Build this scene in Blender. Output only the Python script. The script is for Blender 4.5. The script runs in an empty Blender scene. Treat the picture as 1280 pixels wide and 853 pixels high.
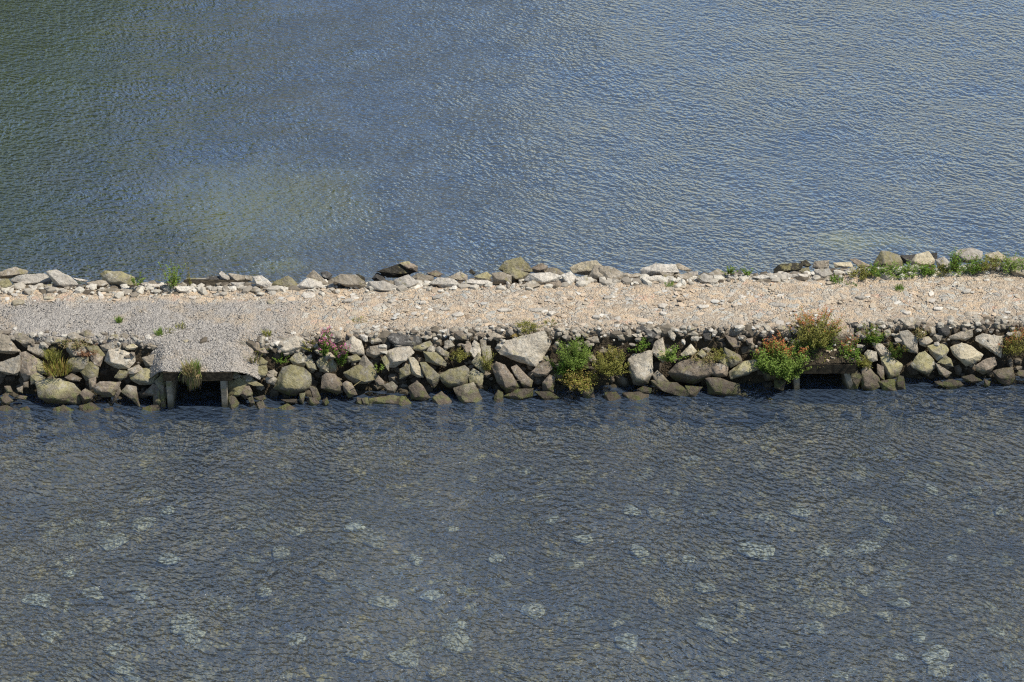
import bpy, bmesh, math, random
import numpy as np
from mathutils import Vector, noise, Matrix
R = math.radians
random.seed(7); rng = np.random.default_rng(7)
S = bpy.context.scene
col = S.collection

# ---------------------------------------------------------------- camera, light, exposure
PITCH = R(30); FPX = 3292.0
CAM = Vector((0, -57.07, 33.85))
FWD = Vector((0, math.cos(PITCH), -math.sin(PITCH))); UP = Vector((0, math.sin(PITCH), math.cos(PITCH)))
cd = bpy.data.cameras.new('camera'); cam = bpy.data.objects.new('camera', cd); col.objects.link(cam)
cam.location = CAM; cam.rotation_euler = (math.pi/2 - PITCH, 0, 0)
cd.sensor_width = 36; cd.lens = 36 * FPX / 1280; cd.clip_start = 1; cd.clip_end = 4000
S.camera = cam
SUN_EL, SUN_AZ = R(58), R(100)          # azimuth measured clockwise from +Y
sdir = Vector((math.cos(SUN_EL)*math.sin(SUN_AZ), math.cos(SUN_EL)*math.cos(SUN_AZ), math.sin(SUN_EL)))
sd = bpy.data.lights.new('sun', 'SUN'); sd.energy = 5.0; sd.angle = R(0.53); sd.color = (1, .935, .83)
so = bpy.data.objects.new('sun', sd); col.objects.link(so); so.rotation_euler = sdir.to_track_quat('Z', 'Y').to_euler(); so.location = (20, 10, 40)
W = bpy.data.worlds.new('World'); S.world = W; W.use_nodes = True
wn, wl = W.node_tree.nodes, W.node_tree.links
bg = wn['Background']; sky = wn.new('ShaderNodeTexSky'); sky.sky_type = 'NISHITA'; sky.sun_disc = False
sky.sun_elevation = SUN_EL; sky.sun_rotation = SUN_AZ; sky.dust_density = 0.3; sky.ozone_density = 1.6
wl.new(sky.outputs[0], bg.inputs[0]); bg.inputs[1].default_value = 0.12
vs = S.view_settings; vs.view_transform = 'Standard'; vs.look = 'None'; vs.gamma = 1; vs.exposure = 0.0; vs.use_curve_mapping = False
S.cycles.use_denoising = False; S.cycles.sample_clamp_indirect = 2; S.cycles.sample_clamp_direct = 1.6; S.cycles.filter_width = 1.2
S.cycles.max_bounces = 6; S.cycles.transparent_max_bounces = 8; S.cycles.caustics_reflective = False

# ---------------------------------------------------------------- helpers
def ray(px, py): return FWD + Vector((1, 0, 0))*((px-640)/FPX) + UP*((426.5-py)/FPX)
def atz(px, py, z):
    d = ray(px, py); return CAM + d*((z-CAM.z)/d.z)
def aty(px, py, y):
    d = ray(px, py); return CAM + d*((y-CAM.y)/d.y)
def tag(o, label=None, cat=None, group=None, kind=None):
    if label: o['label'] = label
    if cat: o['category'] = cat
    if group: o['group'] = group
    if kind: o['kind'] = kind
    return o
def mesh_obj(name, verts, faces, mats, parent=None, loc=(0,0,0), smooth=False, midx=None):
    me = bpy.data.meshes.new(name); me.from_pydata([tuple(v) for v in verts], [], faces)
    for m in (mats if isinstance(mats, (list, tuple)) else [mats]): me.materials.append(m)
    if smooth: me.polygons.foreach_set('use_smooth', [True]*len(me.polygons))
    if midx is not None: me.polygons.foreach_set('material_index', midx)
    me.update()
    o = bpy.data.objects.new(name, me); col.objects.link(o); o.location = loc
    if parent: o.parent = parent
    return o
def bm_obj(name, bm, mat, parent=None, loc=(0,0,0), smooth=False):
    me = bpy.data.meshes.new(name); bm.to_mesh(me); bm.free(); me.materials.append(mat)
    if smooth: me.polygons.foreach_set('use_smooth', [True]*len(me.polygons)); me.set_sharp_from_angle(angle=R(24))
    o = bpy.data.objects.new(name, me); col.objects.link(o); o.location = loc
    if parent: o.parent = parent
    return o
def empty(name, loc):
    o = bpy.data.objects.new(name, None); col.objects.link(o); o.location = loc; o.empty_display_size = .2; return o

# ---------------------------------------------------------------- causeway lines (ground plan)
def line(pts, z): w = [atz(px, py, z) for px, py in pts]; return np.array([p.x for p in w]), np.array([p.y for p in w])
ZC, ZF = 1.32, 1.36
LW = line([(-700,528),(0,512),(250,512),(420,508),(600,502),(800,498),(950,495),(1100,489),(1280,486),(1980,466)], 0)
LC = line([(-700,430),(0,417),(100,421),(180,426),(320,426),(450,417),(640,412),(760,411),(900,409),(1000,412),(1100,403),(1280,402),(1980,385)], ZC)
LF = line([(-700,380),(0,361),(150,363),(350,362),(520,358),(640,356),(800,352),(950,349),(1100,342),(1280,337),(1980,318)], ZF)
def yw(x): return np.interp(x, *LW)
def yc(x): return np.interp(x, *LC)
def yf(x): return np.interp(x, *LF)
CRESTY, FARY0 = float(yc(0)), float(yf(0))
print('CREST', CRESTY, FARY0)
# ---------------------------------------------------------------- materials
class N:
    def __init__(s, name):
        s.m = bpy.data.materials.new(name); s.m.use_nodes = True; s.t = s.m.node_tree; s.t.nodes.clear()
        s.out = s.t.nodes.new('ShaderNodeOutputMaterial')
    def n(s, typ, **kw):
        nd = s.t.nodes.new(typ)
        for k, v in kw.items():
            if k.startswith('i_'):
                key = k[2:]; key = int(key) if key.isdigit() else key.replace('_', ' ')
                if hasattr(v, 'is_output'): s.t.links.new(v, nd.inputs[key])
                else: nd.inputs[key].default_value = v
            else: setattr(nd, k, v)
        return nd
    def pos(s): return s.n('ShaderNodeNewGeometry').outputs['Position']
    def objc(s): return s.n('ShaderNodeTexCoord').outputs['Object']
    def mapping(s, v, scale=(1,1,1), rot=(0,0,0)):
        return s.n('ShaderNodeMapping', i_Vector=v, i_Scale=scale, i_Rotation=rot).outputs[0]
    def noise(s, v, sc, det=4, rough=.55, dist=0, col=False):
        nd = s.n('ShaderNodeTexNoise', i_Vector=v, i_Scale=sc, i_Detail=det, i_Roughness=rough, i_Distortion=dist)
        return nd.outputs['Color' if col else 'Fac']
    def vor(s, v, sc, feature='F1', out='Distance', rnd=1.0):
        nd = s.n('ShaderNodeTexVoronoi', i_Vector=v, i_Scale=sc, i_Randomness=rnd, feature=feature); return nd.outputs[out]
    def math(s, op, a, b=0.0, c=None, clamp=False):
        nd = s.n('ShaderNodeMath', operation=op, use_clamp=clamp)
        for i, v in enumerate((a, b) if c is None else (a, b, c)):
            if hasattr(v, 'is_output'): s.t.links.new(v, nd.inputs[i])
            else: nd.inputs[i].default_value = v
        return nd.outputs[0]
    def rng(s, v, a, b, c=0.0, d=1.0, smooth=True):
        nd = s.n('ShaderNodeMapRange', i_Value=v, i_1=a, i_2=b, i_3=c, i_4=d); nd.interpolation_type = 'SMOOTHSTEP' if smooth else 'LINEAR'
        return nd.outputs[0]
    def mix(s, f, a, b, mode='MIX'):
        nd = s.n('ShaderNodeMix', data_type='RGBA', blend_type=mode)
        for k, v in ((0, f), (6, a), (7, b)):
            if hasattr(v, 'is_output'): s.t.links.new(v, nd.inputs[k])
            else: nd.inputs[k].default_value = v if k == 0 else (v[0], v[1], v[2], 1)
        return nd.outputs[2]
    def sep(s, v):
        nd = s.n('ShaderNodeSeparateXYZ'); s.t.links.new(v, nd.inputs[0]); return nd.outputs
    def ramp(s, f, stops):
        nd = s.n('ShaderNodeValToRGB'); s.t.links.new(f, nd.inputs[0]); e = nd.color_ramp.elements
        while len(e) < len(stops): e.new(.5)
        for el, (p, c) in zip(e, stops): el.position = p; el.color = (c[0], c[1], c[2], 1)
        return nd.outputs[0]
    def bump(s, h, st, dist=.02, nrm=None):
        nd = s.n('ShaderNodeBump', i_Height=h, i_Strength=st, i_Distance=dist)
        if nrm is not None: s.t.links.new(nrm, nd.inputs['Normal'])
        return nd.outputs[0]
    def princ(s, colr, rough=.85, nrm=None, spec=.3, **kw):
        b = s.n('ShaderNodeBsdfPrincipled')
        for k, v in (('Base Color', colr), ('Roughness', rough)):
            if hasattr(v, 'is_output'): s.t.links.new(v, b.inputs[k])
            else: b.inputs[k].default_value = (v[0], v[1], v[2], 1) if k == 'Base Color' else v
        b.inputs['Specular IOR Level'].default_value = spec
        for k, v in kw.items(): b.inputs[k.replace('_', ' ')].default_value = v
        if nrm is not None: s.t.links.new(nrm, b.inputs['Normal'])
        s.t.links.new(b.outputs[0], s.out.inputs[0]); return s.m

def rock_mat(name, c1, c2, moss=0.0, lichen=.4, mosscol=(.27, .235, .085)):
    k = N(name); P = k.pos()
    oi = k.n('ShaderNodeObjectInfo').outputs['Random']
    off = k.n('ShaderNodeVectorMath', operation='ADD', i_0=P); cx = k.n('ShaderNodeCombineXYZ', i_X=k.math('MULTIPLY', oi, 37.0), i_Y=k.math('MULTIPLY', oi, 91.0))
    k.t.links.new(cx.outputs[0], off.inputs[1]); V = off.outputs[0]
    c = k.mix(k.rng(k.noise(V, 2.6, 5, .6), .35, .65), c1, c2)
    c = k.mix(k.rng(k.noise(V, 14, 5, .7), .38, .66, 0, .55), c, tuple(x*.42 for x in c1))
    li = k.rng(k.noise(V, 7.5, 6, .72, .6), .54, .62, 0, lichen)
    c = k.mix(li, c, (.62, .60, .53))
    sp = k.rng(k.noise(V, 42, 3, .6), .60, .68, 0, .45)
    c = k.mix(sp, c, tuple(x*.28 for x in c1))
    zn = k.sep(k.n('ShaderNodeNewGeometry').outputs['Normal'])
    if moss > 0:
        mn = k.noise(V, 3.1, 5, .7, .4)
        mm = k.math('MULTIPLY', k.rng(mn, .62-.28*moss, .70-.22*moss), k.rng(zn[2], -.1, .35))
        mc = k.mix(k.rng(k.noise(V, 11, 4, .6), .35, .65), mosscol, (.40, .36, .18))
        c = k.mix(k.math('MULTIPLY', mm, .66), c, mc)
    # algae and wet stain band just above and below the waterline
    z = k.sep(P)[2]
    wz = k.math('ADD', z, k.math('MULTIPLY', k.math('SUBTRACT', k.noise(V, 4, 3), .5), .22))
    wet = k.rng(wz, .52, .20)
    wc = k.mix(k.rng(k.noise(V, 6, 4), .45, .6), (.085, .066, .045), (.10, .105, .03))
    c = k.mix(k.math('MULTIPLY', wet, .85), c, wc)
    hsv = k.n('ShaderNodeHueSaturation', i_Color=c, i_Value=k.math('ADD', k.math('MULTIPLY', oi, .55), .70))
    h = k.math('ADD', k.noise(V, 9, 8, .68), k.math('MULTIPLY', k.noise(V, 34, 5, .7), .32))
    nr = k.bump(h, .9, .075)
    cr = k.vor(k.mapping(V, (1, 1, 1.6)), 4.2, 'DISTANCE_TO_EDGE')
    return k.princ(hsv.outputs[0], k.rng(wet, 0, 1, .92, .35), nr, .3)

MAT = {
 'l': rock_mat('pale_stone', (.69, .63, .53), (.55, .495, .41), .10, .6),
 'p': rock_mat('bank_pale_stone', (.60, .53, .41), (.45, .39, .30), .16, .5),
 'g': rock_mat('grey_stone', (.48, .41, .31), (.32, .275, .205), .25, .45),
 'm': rock_mat('mossy_stone', (.37, .335, .25), (.29, .255, .18), .75, .4),
 'b': rock_mat('brown_stone', (.36, .29, .215), (.26, .21, .155), .2, .3),
 'y': rock_mat('cream_stone', (.58, .50, .34), (.47, .41, .29), .15, .4),
 'd': rock_mat('dark_stone', (.12, .112, .10), (.08, .075, .065), .1, .25),
 'w': rock_mat('wet_stone', (.085, .075, .055), (.055, .05, .035), .25, .1),
 'o': rock_mat('lichen_orange_stone', (.48, .33, .08), (.38, .30, .12), .0, .1),
}
def ground_mat(name='path_ground', soil_on=True):
    k = N(name); P = k.pos(); x, y, z = k.sep(P)
    # beige trodden earth with embedded flat stones
    W1 = k.n('ShaderNodeVectorMath', operation='ADD', i_0=P)
    ns = k.n('ShaderNodeVectorMath', operation='SCALE', i_0=k.noise(P, 2.2, 3, .6, 0, True), i_Scale=.55); k.t.links.new(ns.outputs[0], W1.inputs[1])
    V = W1.outputs[0]
    e = k.mix(k.rng(k.noise(P, .9, 5, .6), .35, .62), (.60, .455, .30), (.50, .40, .285))
    e = k.mix(k.rng(k.noise(k.mapping(P, (.7, 1.6, 1)), 3.2, 5, .7), .44, .62, 0, .85), e, (.36, .295, .225))
    e = k.mix(k.rng(k.noise(P, 1.7, 3, .6, .4), .60, .68, 0, .7), e, (.62, .40, .28))
    cell = k.vor(V, 5.5, 'F1', 'Color'); ed = k.vor(V, 5.5, 'DISTANCE_TO_EDGE')
    cs = k.sep(cell)
    scol = k.ramp(cs[0], [(0, (.33, .30, .25)), (.45, (.50, .44, .35)), (.75, (.38, .39, .36)), (1, (.60, .56, .46))])
    pick = k.math('MULTIPLY', k.rng(cs[1], .42, .5), k.rng(ed, .03, .09))
    e = k.mix(k.math('MULTIPLY', pick, .9), e, scol)
    cell2 = k.vor(V, 16, 'F1', 'Color'); ed2 = k.vor(V, 16, 'DISTANCE_TO_EDGE'); c2 = k.sep(cell2)
    e = k.mix(k.math('MULTIPLY', k.rng(c2[0], .6, .7), k.rng(ed2, .02, .10, 0, .7)), e, k.ramp(c2[1], [(0, (.20, .16, .12)), (.5, (.48, .42, .33)), (1, (.62, .56, .45))]))
    # grey crushed gravel
    gc = k.sep(k.vor(P, 44, 'F1', 'Color'))
    g = k.ramp(gc[0], [(0, (.24, .22, .195)), (.4, (.33, .305, .27)), (.8, (.41, .38, .335)), (1, (.54, .50, .44))])
    g = k.mix(k.rng(k.noise(P, 1.1, 5, .65), .50, .68, 0, .6), g, (.42, .33, .22))
    # gravel covers the left end of the path and the ramp over the left culvert
    nx = k.math('ADD', x, k.math('MULTIPLY', k.math('SUBTRACT', k.noise(P, .55, 4, .6), .5), 5.0))
    gm = k.rng(nx, -3.6, -7.4)
    yy = k.math('ADD', k.math('SUBTRACT', y, k.math('MULTIPLY', x, .03)), k.math('MULTIPLY', k.math('SUBTRACT', k.noise(P, 1.2, 4, .6), .5), 1.1))
    gm = k.math('MULTIPLY', gm, k.rng(yy, FARY0-.35, FARY0-.8))
    e = k.mix(k.rng(k.noise(k.mapping(P, (.8, 3.0, 1)), 4.5, 5, .7, .6), .56, .64, 0, .7), e, (.70, .58, .42))
    e = k.mix(k.rng(k.math('ADD', k.math('SUBTRACT', y, k.math('MULTIPLY', x, .03)), k.math('MULTIPLY', k.noise(P, 1.3, 4, .65), 1.6)), CRESTY+1.5, CRESTY+.6, 0, .6), e, (.34, .29, .225))
    c = k.mix(gm, e, g)
    # bank soil below the crest, its colour darkened to paint shade between the rocks
    soil = k.mix(k.noise(P, 6, 5, .7), (.032, .026, .018), (.10, .078, .05))
    if soil_on: c = k.mix(k.rng(k.math('ADD', z, k.math('MULTIPLY', k.noise(P, 2.5, 4), .3)), 1.42, 1.22), c, soil)
    c = k.mix(k.rng(z, .2, -.05, 0, .8), c, (.07, .06, .035))
    ub = k.mix(k.rng(k.noise(P, 2.4, 5, .7), .4, .62), (.34, .28, .15), (.14, .125, .06))
    c = k.mix(k.rng(z, -.12, -.42), c, ub)
    hh = k.math('ADD', k.math('MULTIPLY', k.rng(ed, 0, .2), k.math('MULTIPLY', cs[1], .9)), k.math('MULTIPLY', k.noise(P, 18, 6, .7), .7))
    hh = k.math('ADD', hh, k.math('MULTIPLY', k.vor(P, 26), -.8))
    return k.princ(c, .95, k.bump(hh, .85, .05), .15)
M_ground = ground_mat(); M_ramp = ground_mat('ramp_gravel', False)

def bed_mat():
    k = N('lake_bed'); P = k.pos(); y = k.sep(P)[1]
    D = k.n('ShaderNodeVectorMath', operation='ADD', i_0=P)
    ns = k.n('ShaderNodeVectorMath', operation='SCALE', i_0=k.noise(P, 1.1, 4, .7, 0, True), i_Scale=1.3); k.t.links.new(ns.outputs[0], D.inputs[1])
    V = D.outputs[0]
    c = k.mix(k.rng(k.noise(P, .35, 4, .6), .35, .65), (.15, .12, .06), (.27, .215, .105))
    a = k.sep(k.vor(V, 1.5, 'F1', 'Color')); ed = k.vor(V, 1.5, 'DISTANCE_TO_EDGE')
    c = k.mix(k.math('MULTIPLY', k.rng(a[0], .75, .85), k.rng(ed, .03, .30, 0, .55)), c, k.ramp(a[1], [(0, (.40, .31, .15)), (.6, (.42, .38, .24)), (1, (.50, .50, .38))]))
    b = k.sep(k.vor(V, 2.7, 'F1', 'Color')); ed = k.vor(V, 2.7, 'DISTANCE_TO_EDGE')
    c = k.mix(k.math('MULTIPLY', k.rng(b[0], .5, .62), k.rng(ed, .02, .32, 0, .75)), c, k.ramp(b[1], [(0, (.26, .20, .06)), (.5, (.56, .44, .15)), (1, (.52, .49, .28))]))
    c = k.mix(k.rng(k.noise(P, .9, 5, .7), .46, .62, 0, .45), c, (.10, .095, .055))
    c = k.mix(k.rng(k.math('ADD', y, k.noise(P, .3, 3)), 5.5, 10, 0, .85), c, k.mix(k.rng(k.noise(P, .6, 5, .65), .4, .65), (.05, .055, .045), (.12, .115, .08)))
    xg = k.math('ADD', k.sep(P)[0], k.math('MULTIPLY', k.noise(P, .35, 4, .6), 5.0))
    c = k.mix(k.math('MULTIPLY', k.rng(xg, -8.5, -13.5), k.rng(y, 5, 12)), c, (.12, .13, .008))  # olive tint painted into the bed in place of the mirrored trees
    # shallow sandy patches on the far side of the causeway
    for (cx, cy, rx, ry) in BEDSPOTS:
        x_, y_, z_ = k.sep(V)
        dx = k.math('MULTIPLY', k.math('SUBTRACT', x_, cx), 1/rx); dy = k.math('MULTIPLY', k.math('SUBTRACT', y_, cy), 1/ry)
        dd = k.math('ADD', k.math('MULTIPLY', dx, dx), k.math('MULTIPLY', dy, dy))
        c = k.mix(k.rng(k.math('ADD', dd, k.math('MULTIPLY', k.noise(P, .9, 6, .75), 2.6)), 2.8, 1.1, 0, .66), c, (.40, .38, .12))
    return k.princ(c, .9, k.bump(k.noise(P, 5, 5, .6), .5, .1), .1)
BEDSPOTS = [tuple(atz(px, py, -1.4)[:2])+(rx, ry) for px, py, rx, ry in [(360, 245, 3.3, 3.3), (380, 325, .9, .5), (1110, 292, 1.6, .8)]]
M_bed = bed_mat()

def water_mat():
    k = N('rippled_water'); P = k.pos(); x, y, z = k.sep(P)
    # several wind ripple trains crossing each other, strength drifting over the surface
    D = k.n('ShaderNodeVectorMath', operation='ADD', i_0=P)
    ns = k.n('ShaderNodeVectorMath', operation='SCALE', i_0=k.noise(P, .28, 2, .5, 0, True), i_Scale=1.3); k.t.links.new(ns.outputs[0], D.inputs[1])
    V = D.outputs[0]
    def train(ang, sx, sy, det): return k.noise(k.mapping(k.mapping(V, rot=(0, 0, R(ang))), (sx, sy, 1)), 1.0, det, .5)
    a = train(34, 3.9, 8.0, 2); b = train(6, 5.4, 9.0, 1); c = train(64, 5.0, 9.0, 1); l = train(22, 1.1, 2.4, 2)
    big = k.noise(P, .13, 3, .6)
    h = k.math('ADD', k.math('ADD', k.math('MULTIPLY', a, k.rng(k.noise(P, .22, 3), .3, .7, .75, 1.15)), k.math('MULTIPLY', b, .6)), k.math('MULTIPLY', c, k.rng(k.noise(P, .3, 2), .35, .65, .2, .8)))
    h = k.math('ADD', h, k.math('MULTIPLY', l, .42))
    h = k.math('MULTIPLY', h, k.rng(big, .34, .66, .7, 1.2))
    h = k.math('MULTIPLY', h, k.rng(y, 0, -6, 1.0, 2.7))
    nr = k.bump(h, 1.0, WAVE)
    fr = k.n('ShaderNodeFresnel', i_IOR=1.36, i_Normal=nr).outputs[0]
    fr = k.math('MINIMUM', k.math('MULTIPLY', k.math('MAXIMUM', k.math('SUBTRACT', fr, .020), .0), REFL), .68)
    tr = k.n('ShaderNodeBsdfTransparent', i_Color=(.86, .90, .86, 1))
    df = k.n('ShaderNodeBsdfDiffuse', i_Color=(.11, .165, .26, 1))
    gl = k.n('ShaderNodeBsdfGlossy', i_Color=(.87, .92, 1, 1), i_Roughness=.08, i_Normal=nr)
    m1 = k.n('ShaderNodeMixShader', i_0=TURB, i_1=tr.outputs[0], i_2=df.outputs[0])
    m2 = k.n('ShaderNodeMixShader', i_0=fr, i_1=m1.outputs[0], i_2=gl.outputs[0])
    k.t.links.new(m2.outputs[0], k.out.inputs[0]); return k.m
WAVE, REFL, TURB = .085, 5.2, .29
M_water = water_mat()

def concrete_mat():
    k = N('weathered_concrete'); P = k.pos()
    c = k.mix(k.rng(k.noise(P, 3, 6, .7), .35, .65), (.34, .31, .25), (.22, .195, .15))
    c = k.mix(k.rng(k.noise(P, 2.0, 5, .7), .55, .66, 0, .8), c, (.17, .16, .06))
    c = k.mix(k.rng(k.noise(P, 30, 4, .7), .55, .7, 0, .6), c, (.12, .10, .08))
    c = k.mix(k.rng(k.sep(P)[2], .3, .0, 0, .8), c, (.07, .065, .035))
    return k.princ(c, .9, k.bump(k.noise(P, 14, 7, .7), .6, .03), .2)
M_conc = concrete_mat()
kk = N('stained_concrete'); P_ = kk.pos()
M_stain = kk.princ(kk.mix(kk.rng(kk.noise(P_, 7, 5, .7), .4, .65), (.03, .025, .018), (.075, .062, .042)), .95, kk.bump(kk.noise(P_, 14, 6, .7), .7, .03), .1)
def leaf_mat(name, c1, c2, c3=None, f3=.2):
    k = N(name); g = k.n('ShaderNodeNewGeometry'); r = g.outputs['Random Per Island']
    st = [(0, c1), (.6, c2)]
    if c3: st = [(0, c1), (max(.05, .8-f3), c2), (1-f3*.5, c3)]
    c = k.ramp(r, st)
    b = k.n('ShaderNodeBsdfDiffuse', i_Color=c); t = k.n('ShaderNodeBsdfTranslucent', i_Color=c)
    m = k.n('ShaderNodeMixShader', i_0=.35, i_1=b.outputs[0], i_2=t.outputs[0]); k.t.links.new(m.outputs[0], k.out.inputs[0]); return k.m
LM = {
 'green': leaf_mat('green_leaves', (.09, .16, .025), (.20, .32, .06)),
 'bright': leaf_mat('bright_green_leaves', (.13, .22, .035), (.27, .37, .09)),
 'olive': leaf_mat('olive_leaves', (.16, .17, .04), (.33, .32, .09)),
 'straw': leaf_mat('dry_straw', (.30, .23, .12), (.48, .38, .21), (.20, .24, .07), .3),
 'rust': leaf_mat('rusty_seed_heads', (.50, .14, .06), (.80, .30, .14), (.62, .34, .14), .3),
 'amber': leaf_mat('amber_leaves', (.28, .21, .06), (.44, .33, .12), (.30, .34, .07), .4),
 'redbrown': leaf_mat('red_brown_weeds', (.20, .10, .06), (.34, .19, .11)),
 'pink': leaf_mat('pink_petals', (.62, .16, .30), (.78, .33, .48)),
 'tree': leaf_mat('tree_leaves', (.20, .27, .03), (.38, .44, .07)),
 'dark': leaf_mat('dark_leaves', (.03, .06, .012), (.07, .12, .025)),
 'stem': leaf_mat('plant_stems', (.16, .15, .06), (.26, .20, .09)),
}
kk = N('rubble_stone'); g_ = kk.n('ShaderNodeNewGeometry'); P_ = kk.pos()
c_ = kk.ramp(g_.outputs['Random Per Island'], [(0, (.07, .055, .04)), (.5, (.16, .135, .10)), (.85, (.26, .225, .17)), (1, (.42, .38, .30))])  # stone colours kept dark to paint shade into the gaps
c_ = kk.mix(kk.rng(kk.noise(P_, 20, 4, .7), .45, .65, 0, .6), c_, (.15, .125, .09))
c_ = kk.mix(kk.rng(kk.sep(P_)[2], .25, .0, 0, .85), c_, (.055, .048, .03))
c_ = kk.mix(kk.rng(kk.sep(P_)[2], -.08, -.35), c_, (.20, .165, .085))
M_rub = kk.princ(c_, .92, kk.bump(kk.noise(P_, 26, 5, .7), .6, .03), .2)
kk = N('edge_stone'); g_ = kk.n('ShaderNodeNewGeometry'); P_ = kk.pos()
c_ = kk.ramp(g_.outputs['Random Per Island'], [(0, (.16, .13, .10)), (.5, (.32, .285, .23)), (.85, (.45, .42, .35)), (1, (.62, .58, .50))])
c_ = kk.mix(kk.rng(kk.noise(P_, 16, 4, .7), .45, .65, 0, .6), c_, (.20, .17, .12))
M_edge = kk.princ(c_, .92, kk.bump(kk.noise(P_, 26, 5, .7), .6, .03), .2)
kk = N('pale_edge_stone'); g_ = kk.n('ShaderNodeNewGeometry'); P_ = kk.pos()
c_ = kk.ramp(g_.outputs['Random Per Island'], [(0, (.22, .19, .15)), (.3, (.42, .38, .31)), (.8, (.58, .54, .45)), (1, (.68, .64, .55))])
c_ = kk.mix(kk.rng(kk.noise(P_, 16, 4, .7), .48, .65, 0, .5), c_, (.26, .22, .16))
M_far = kk.princ(c_, .92, kk.bump(kk.noise(P_, 26, 5, .7), .6, .03), .2)
kk = N('gravel_stone'); g_ = kk.n('ShaderNodeNewGeometry')
c_ = kk.ramp(g_.outputs['Random Per Island'], [(0, (.22, .20, .175)), (.5, (.33, .305, .265)), (.85, (.42, .39, .34)), (1, (.57, .53, .46))])
M_grav = kk.princ(c_, .92, None, .2)
kk = N('path_chip'); g_ = kk.n('ShaderNodeNewGeometry'); P_ = kk.pos()
c_ = kk.ramp(g_.outputs['Random Per Island'], [(0, (.30, .23, .16)), (.3, (.42, .36, .27)), (.6, (.56, .44, .31)), (.85, (.44, .43, .39)), (1, (.66, .62, .53))])
c_ = kk.mix(kk.rng(kk.noise(P_, 30, 3, .7), .5, .65, 0, .4), c_, (.28, .22, .16))
M_chip = kk.princ(c_, .92, None, .2)
kk = N('sunken_stone'); P_ = kk.pos(); oi_ = kk.n('ShaderNodeObjectInfo').outputs['Random']
c_ = kk.ramp(oi_, [(0, (.42, .33, .14)), (.3, (.54, .50, .33)), (1, (.70, .70, .56))])
c_ = kk.mix(kk.rng(kk.noise(P_, 6, 5, .75), .44, .64, 0, .6), c_, (.24, .20, .10))
M_sunk_tan = None
M_sunk = kk.princ(c_, .95, kk.bump(kk.noise(P_, 12, 5, .7), .6, .05), .1)

def outer(x, y):
    a, b, c = yw(x), yc(x), yf(x)
    return np.interp(y, [a-2.0, a-.5, a, b, c, c+.7, c+2.1, c+3.2], [-.75, -.28, .03, ZC, ZF, 1.18, 0, -.6])
def hit(px, py):
    d = ray(px, py); t0 = (3-CAM.z)/d.z; t1 = (-.9-CAM.z)/d.z; n = 220; last = None
    for i in range(n):
        p = CAM + d*(t0+(t1-t0)*i/n)
        if p.z <= outer(p.x, p.y): return p
    return p
# culverts: [x0, x1 opening, wall thickness, front y, slab top z, slab thickness]
def culv(pxa, pxb, pyw, pyt, th):
    A = atz(pxa, pyw, 0); B = atz(pxb, pyw, 0); y0 = (A.y+B.y)/2
    T = aty((pxa+pxb)/2, pyt, y0); return dict(x0=A.x, x1=B.x, y=y0, zt=T.z, th=th)
CV1 = culv(217, 277, 510, 466, .24); CV2 = culv(998, 1053, 488, 456, .26)
def base_h(x, y):
    a, b, c = yw(x), yc(x), yf(x)
    return np.interp(y, [a-2.2, a-.9, a-.3, a+.5, b-.30, b+.02, c, c+.45, c+1.7, c+5],
                        [-1.9, -1.0, -.66, -.30, .42, ZC-.02, ZF-.02, 1.12, -.05, -1.6])
def grid_obj(name, xs, ys, hf, mat, smooth=True):
    X, Y = np.meshgrid(xs, ys); Z = hf(X, Y)
    v = np.stack([X, Y, Z], -1).reshape(-1, 3); nx = len(xs); i = np.arange(len(ys)-1)[:, None]*nx + np.arange(nx-1)[None]
    f = np.stack([i, i+1, i+nx+1, i+nx], -1).reshape(-1, 4)
    return mesh_obj(name, v.tolist(), f.tolist(), mat, smooth=smooth)
def nz(X, Y, f, amp, seed=0.0):
    o = np.empty(X.shape); xf = X.ravel(); yfz = Y.ravel()
    o.ravel()[:] = [noise.fractal((a*f+seed, b*f, seed), 1.0, 2.0, 4) for a, b in zip(xf, yfz)]
    return o*amp
def hbase(X, Y):
    Z = np.empty(X.shape)
    for j in range(X.shape[1]):
        Z[:, j] = base_h(X[0, j], Y[:, j])
    Z += nz(X, Y, 1.3, .05) + nz(X, Y, 6, .02, 5)
    for c in (CV1, CV2):
        m = (X > c['x0']-.16) & (X < c['x1']+.16) & (Y < yc((c['x0']+c['x1'])/2)+.25)
        Z[m] = np.minimum(Z[m], -.45)
    return Z
xs = np.concatenate([np.arange(-34, -14, .4), np.arange(-14, 14, .055), np.arange(14, 34, .4)])
ys = np.concatenate([np.arange(-7, -4, .25), np.arange(-4, 5.5, .05), np.arange(5.5, 12, .5)])
tag(grid_obj('path', xs, ys, hbase, M_ground), kind='structure')
# bed sheet that reaches far out under the lake
def hbed(X, Y):
    return -.86 - np.clip((Y-4)/4, 0, 1)*.4 - np.clip((Y-8)/30, 0, 1)*.8 + nz(X, Y, .5, .12, 3)
xb = np.concatenate([np.linspace(-600, -45, 12), np.arange(-40, 41, .5), np.linspace(45, 600, 12)])
yb = np.concatenate([np.linspace(-300, -32, 8), np.arange(-30, 46, 1.0), np.linspace(50, 900, 14)])
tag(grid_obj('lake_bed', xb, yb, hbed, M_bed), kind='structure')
tag(mesh_obj('water', [(-600, -300, 0), (600, -300, 0), (600, 900, 0), (-600, 900, 0)], [(0, 1, 2, 3)], M_water), kind='structure')

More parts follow.
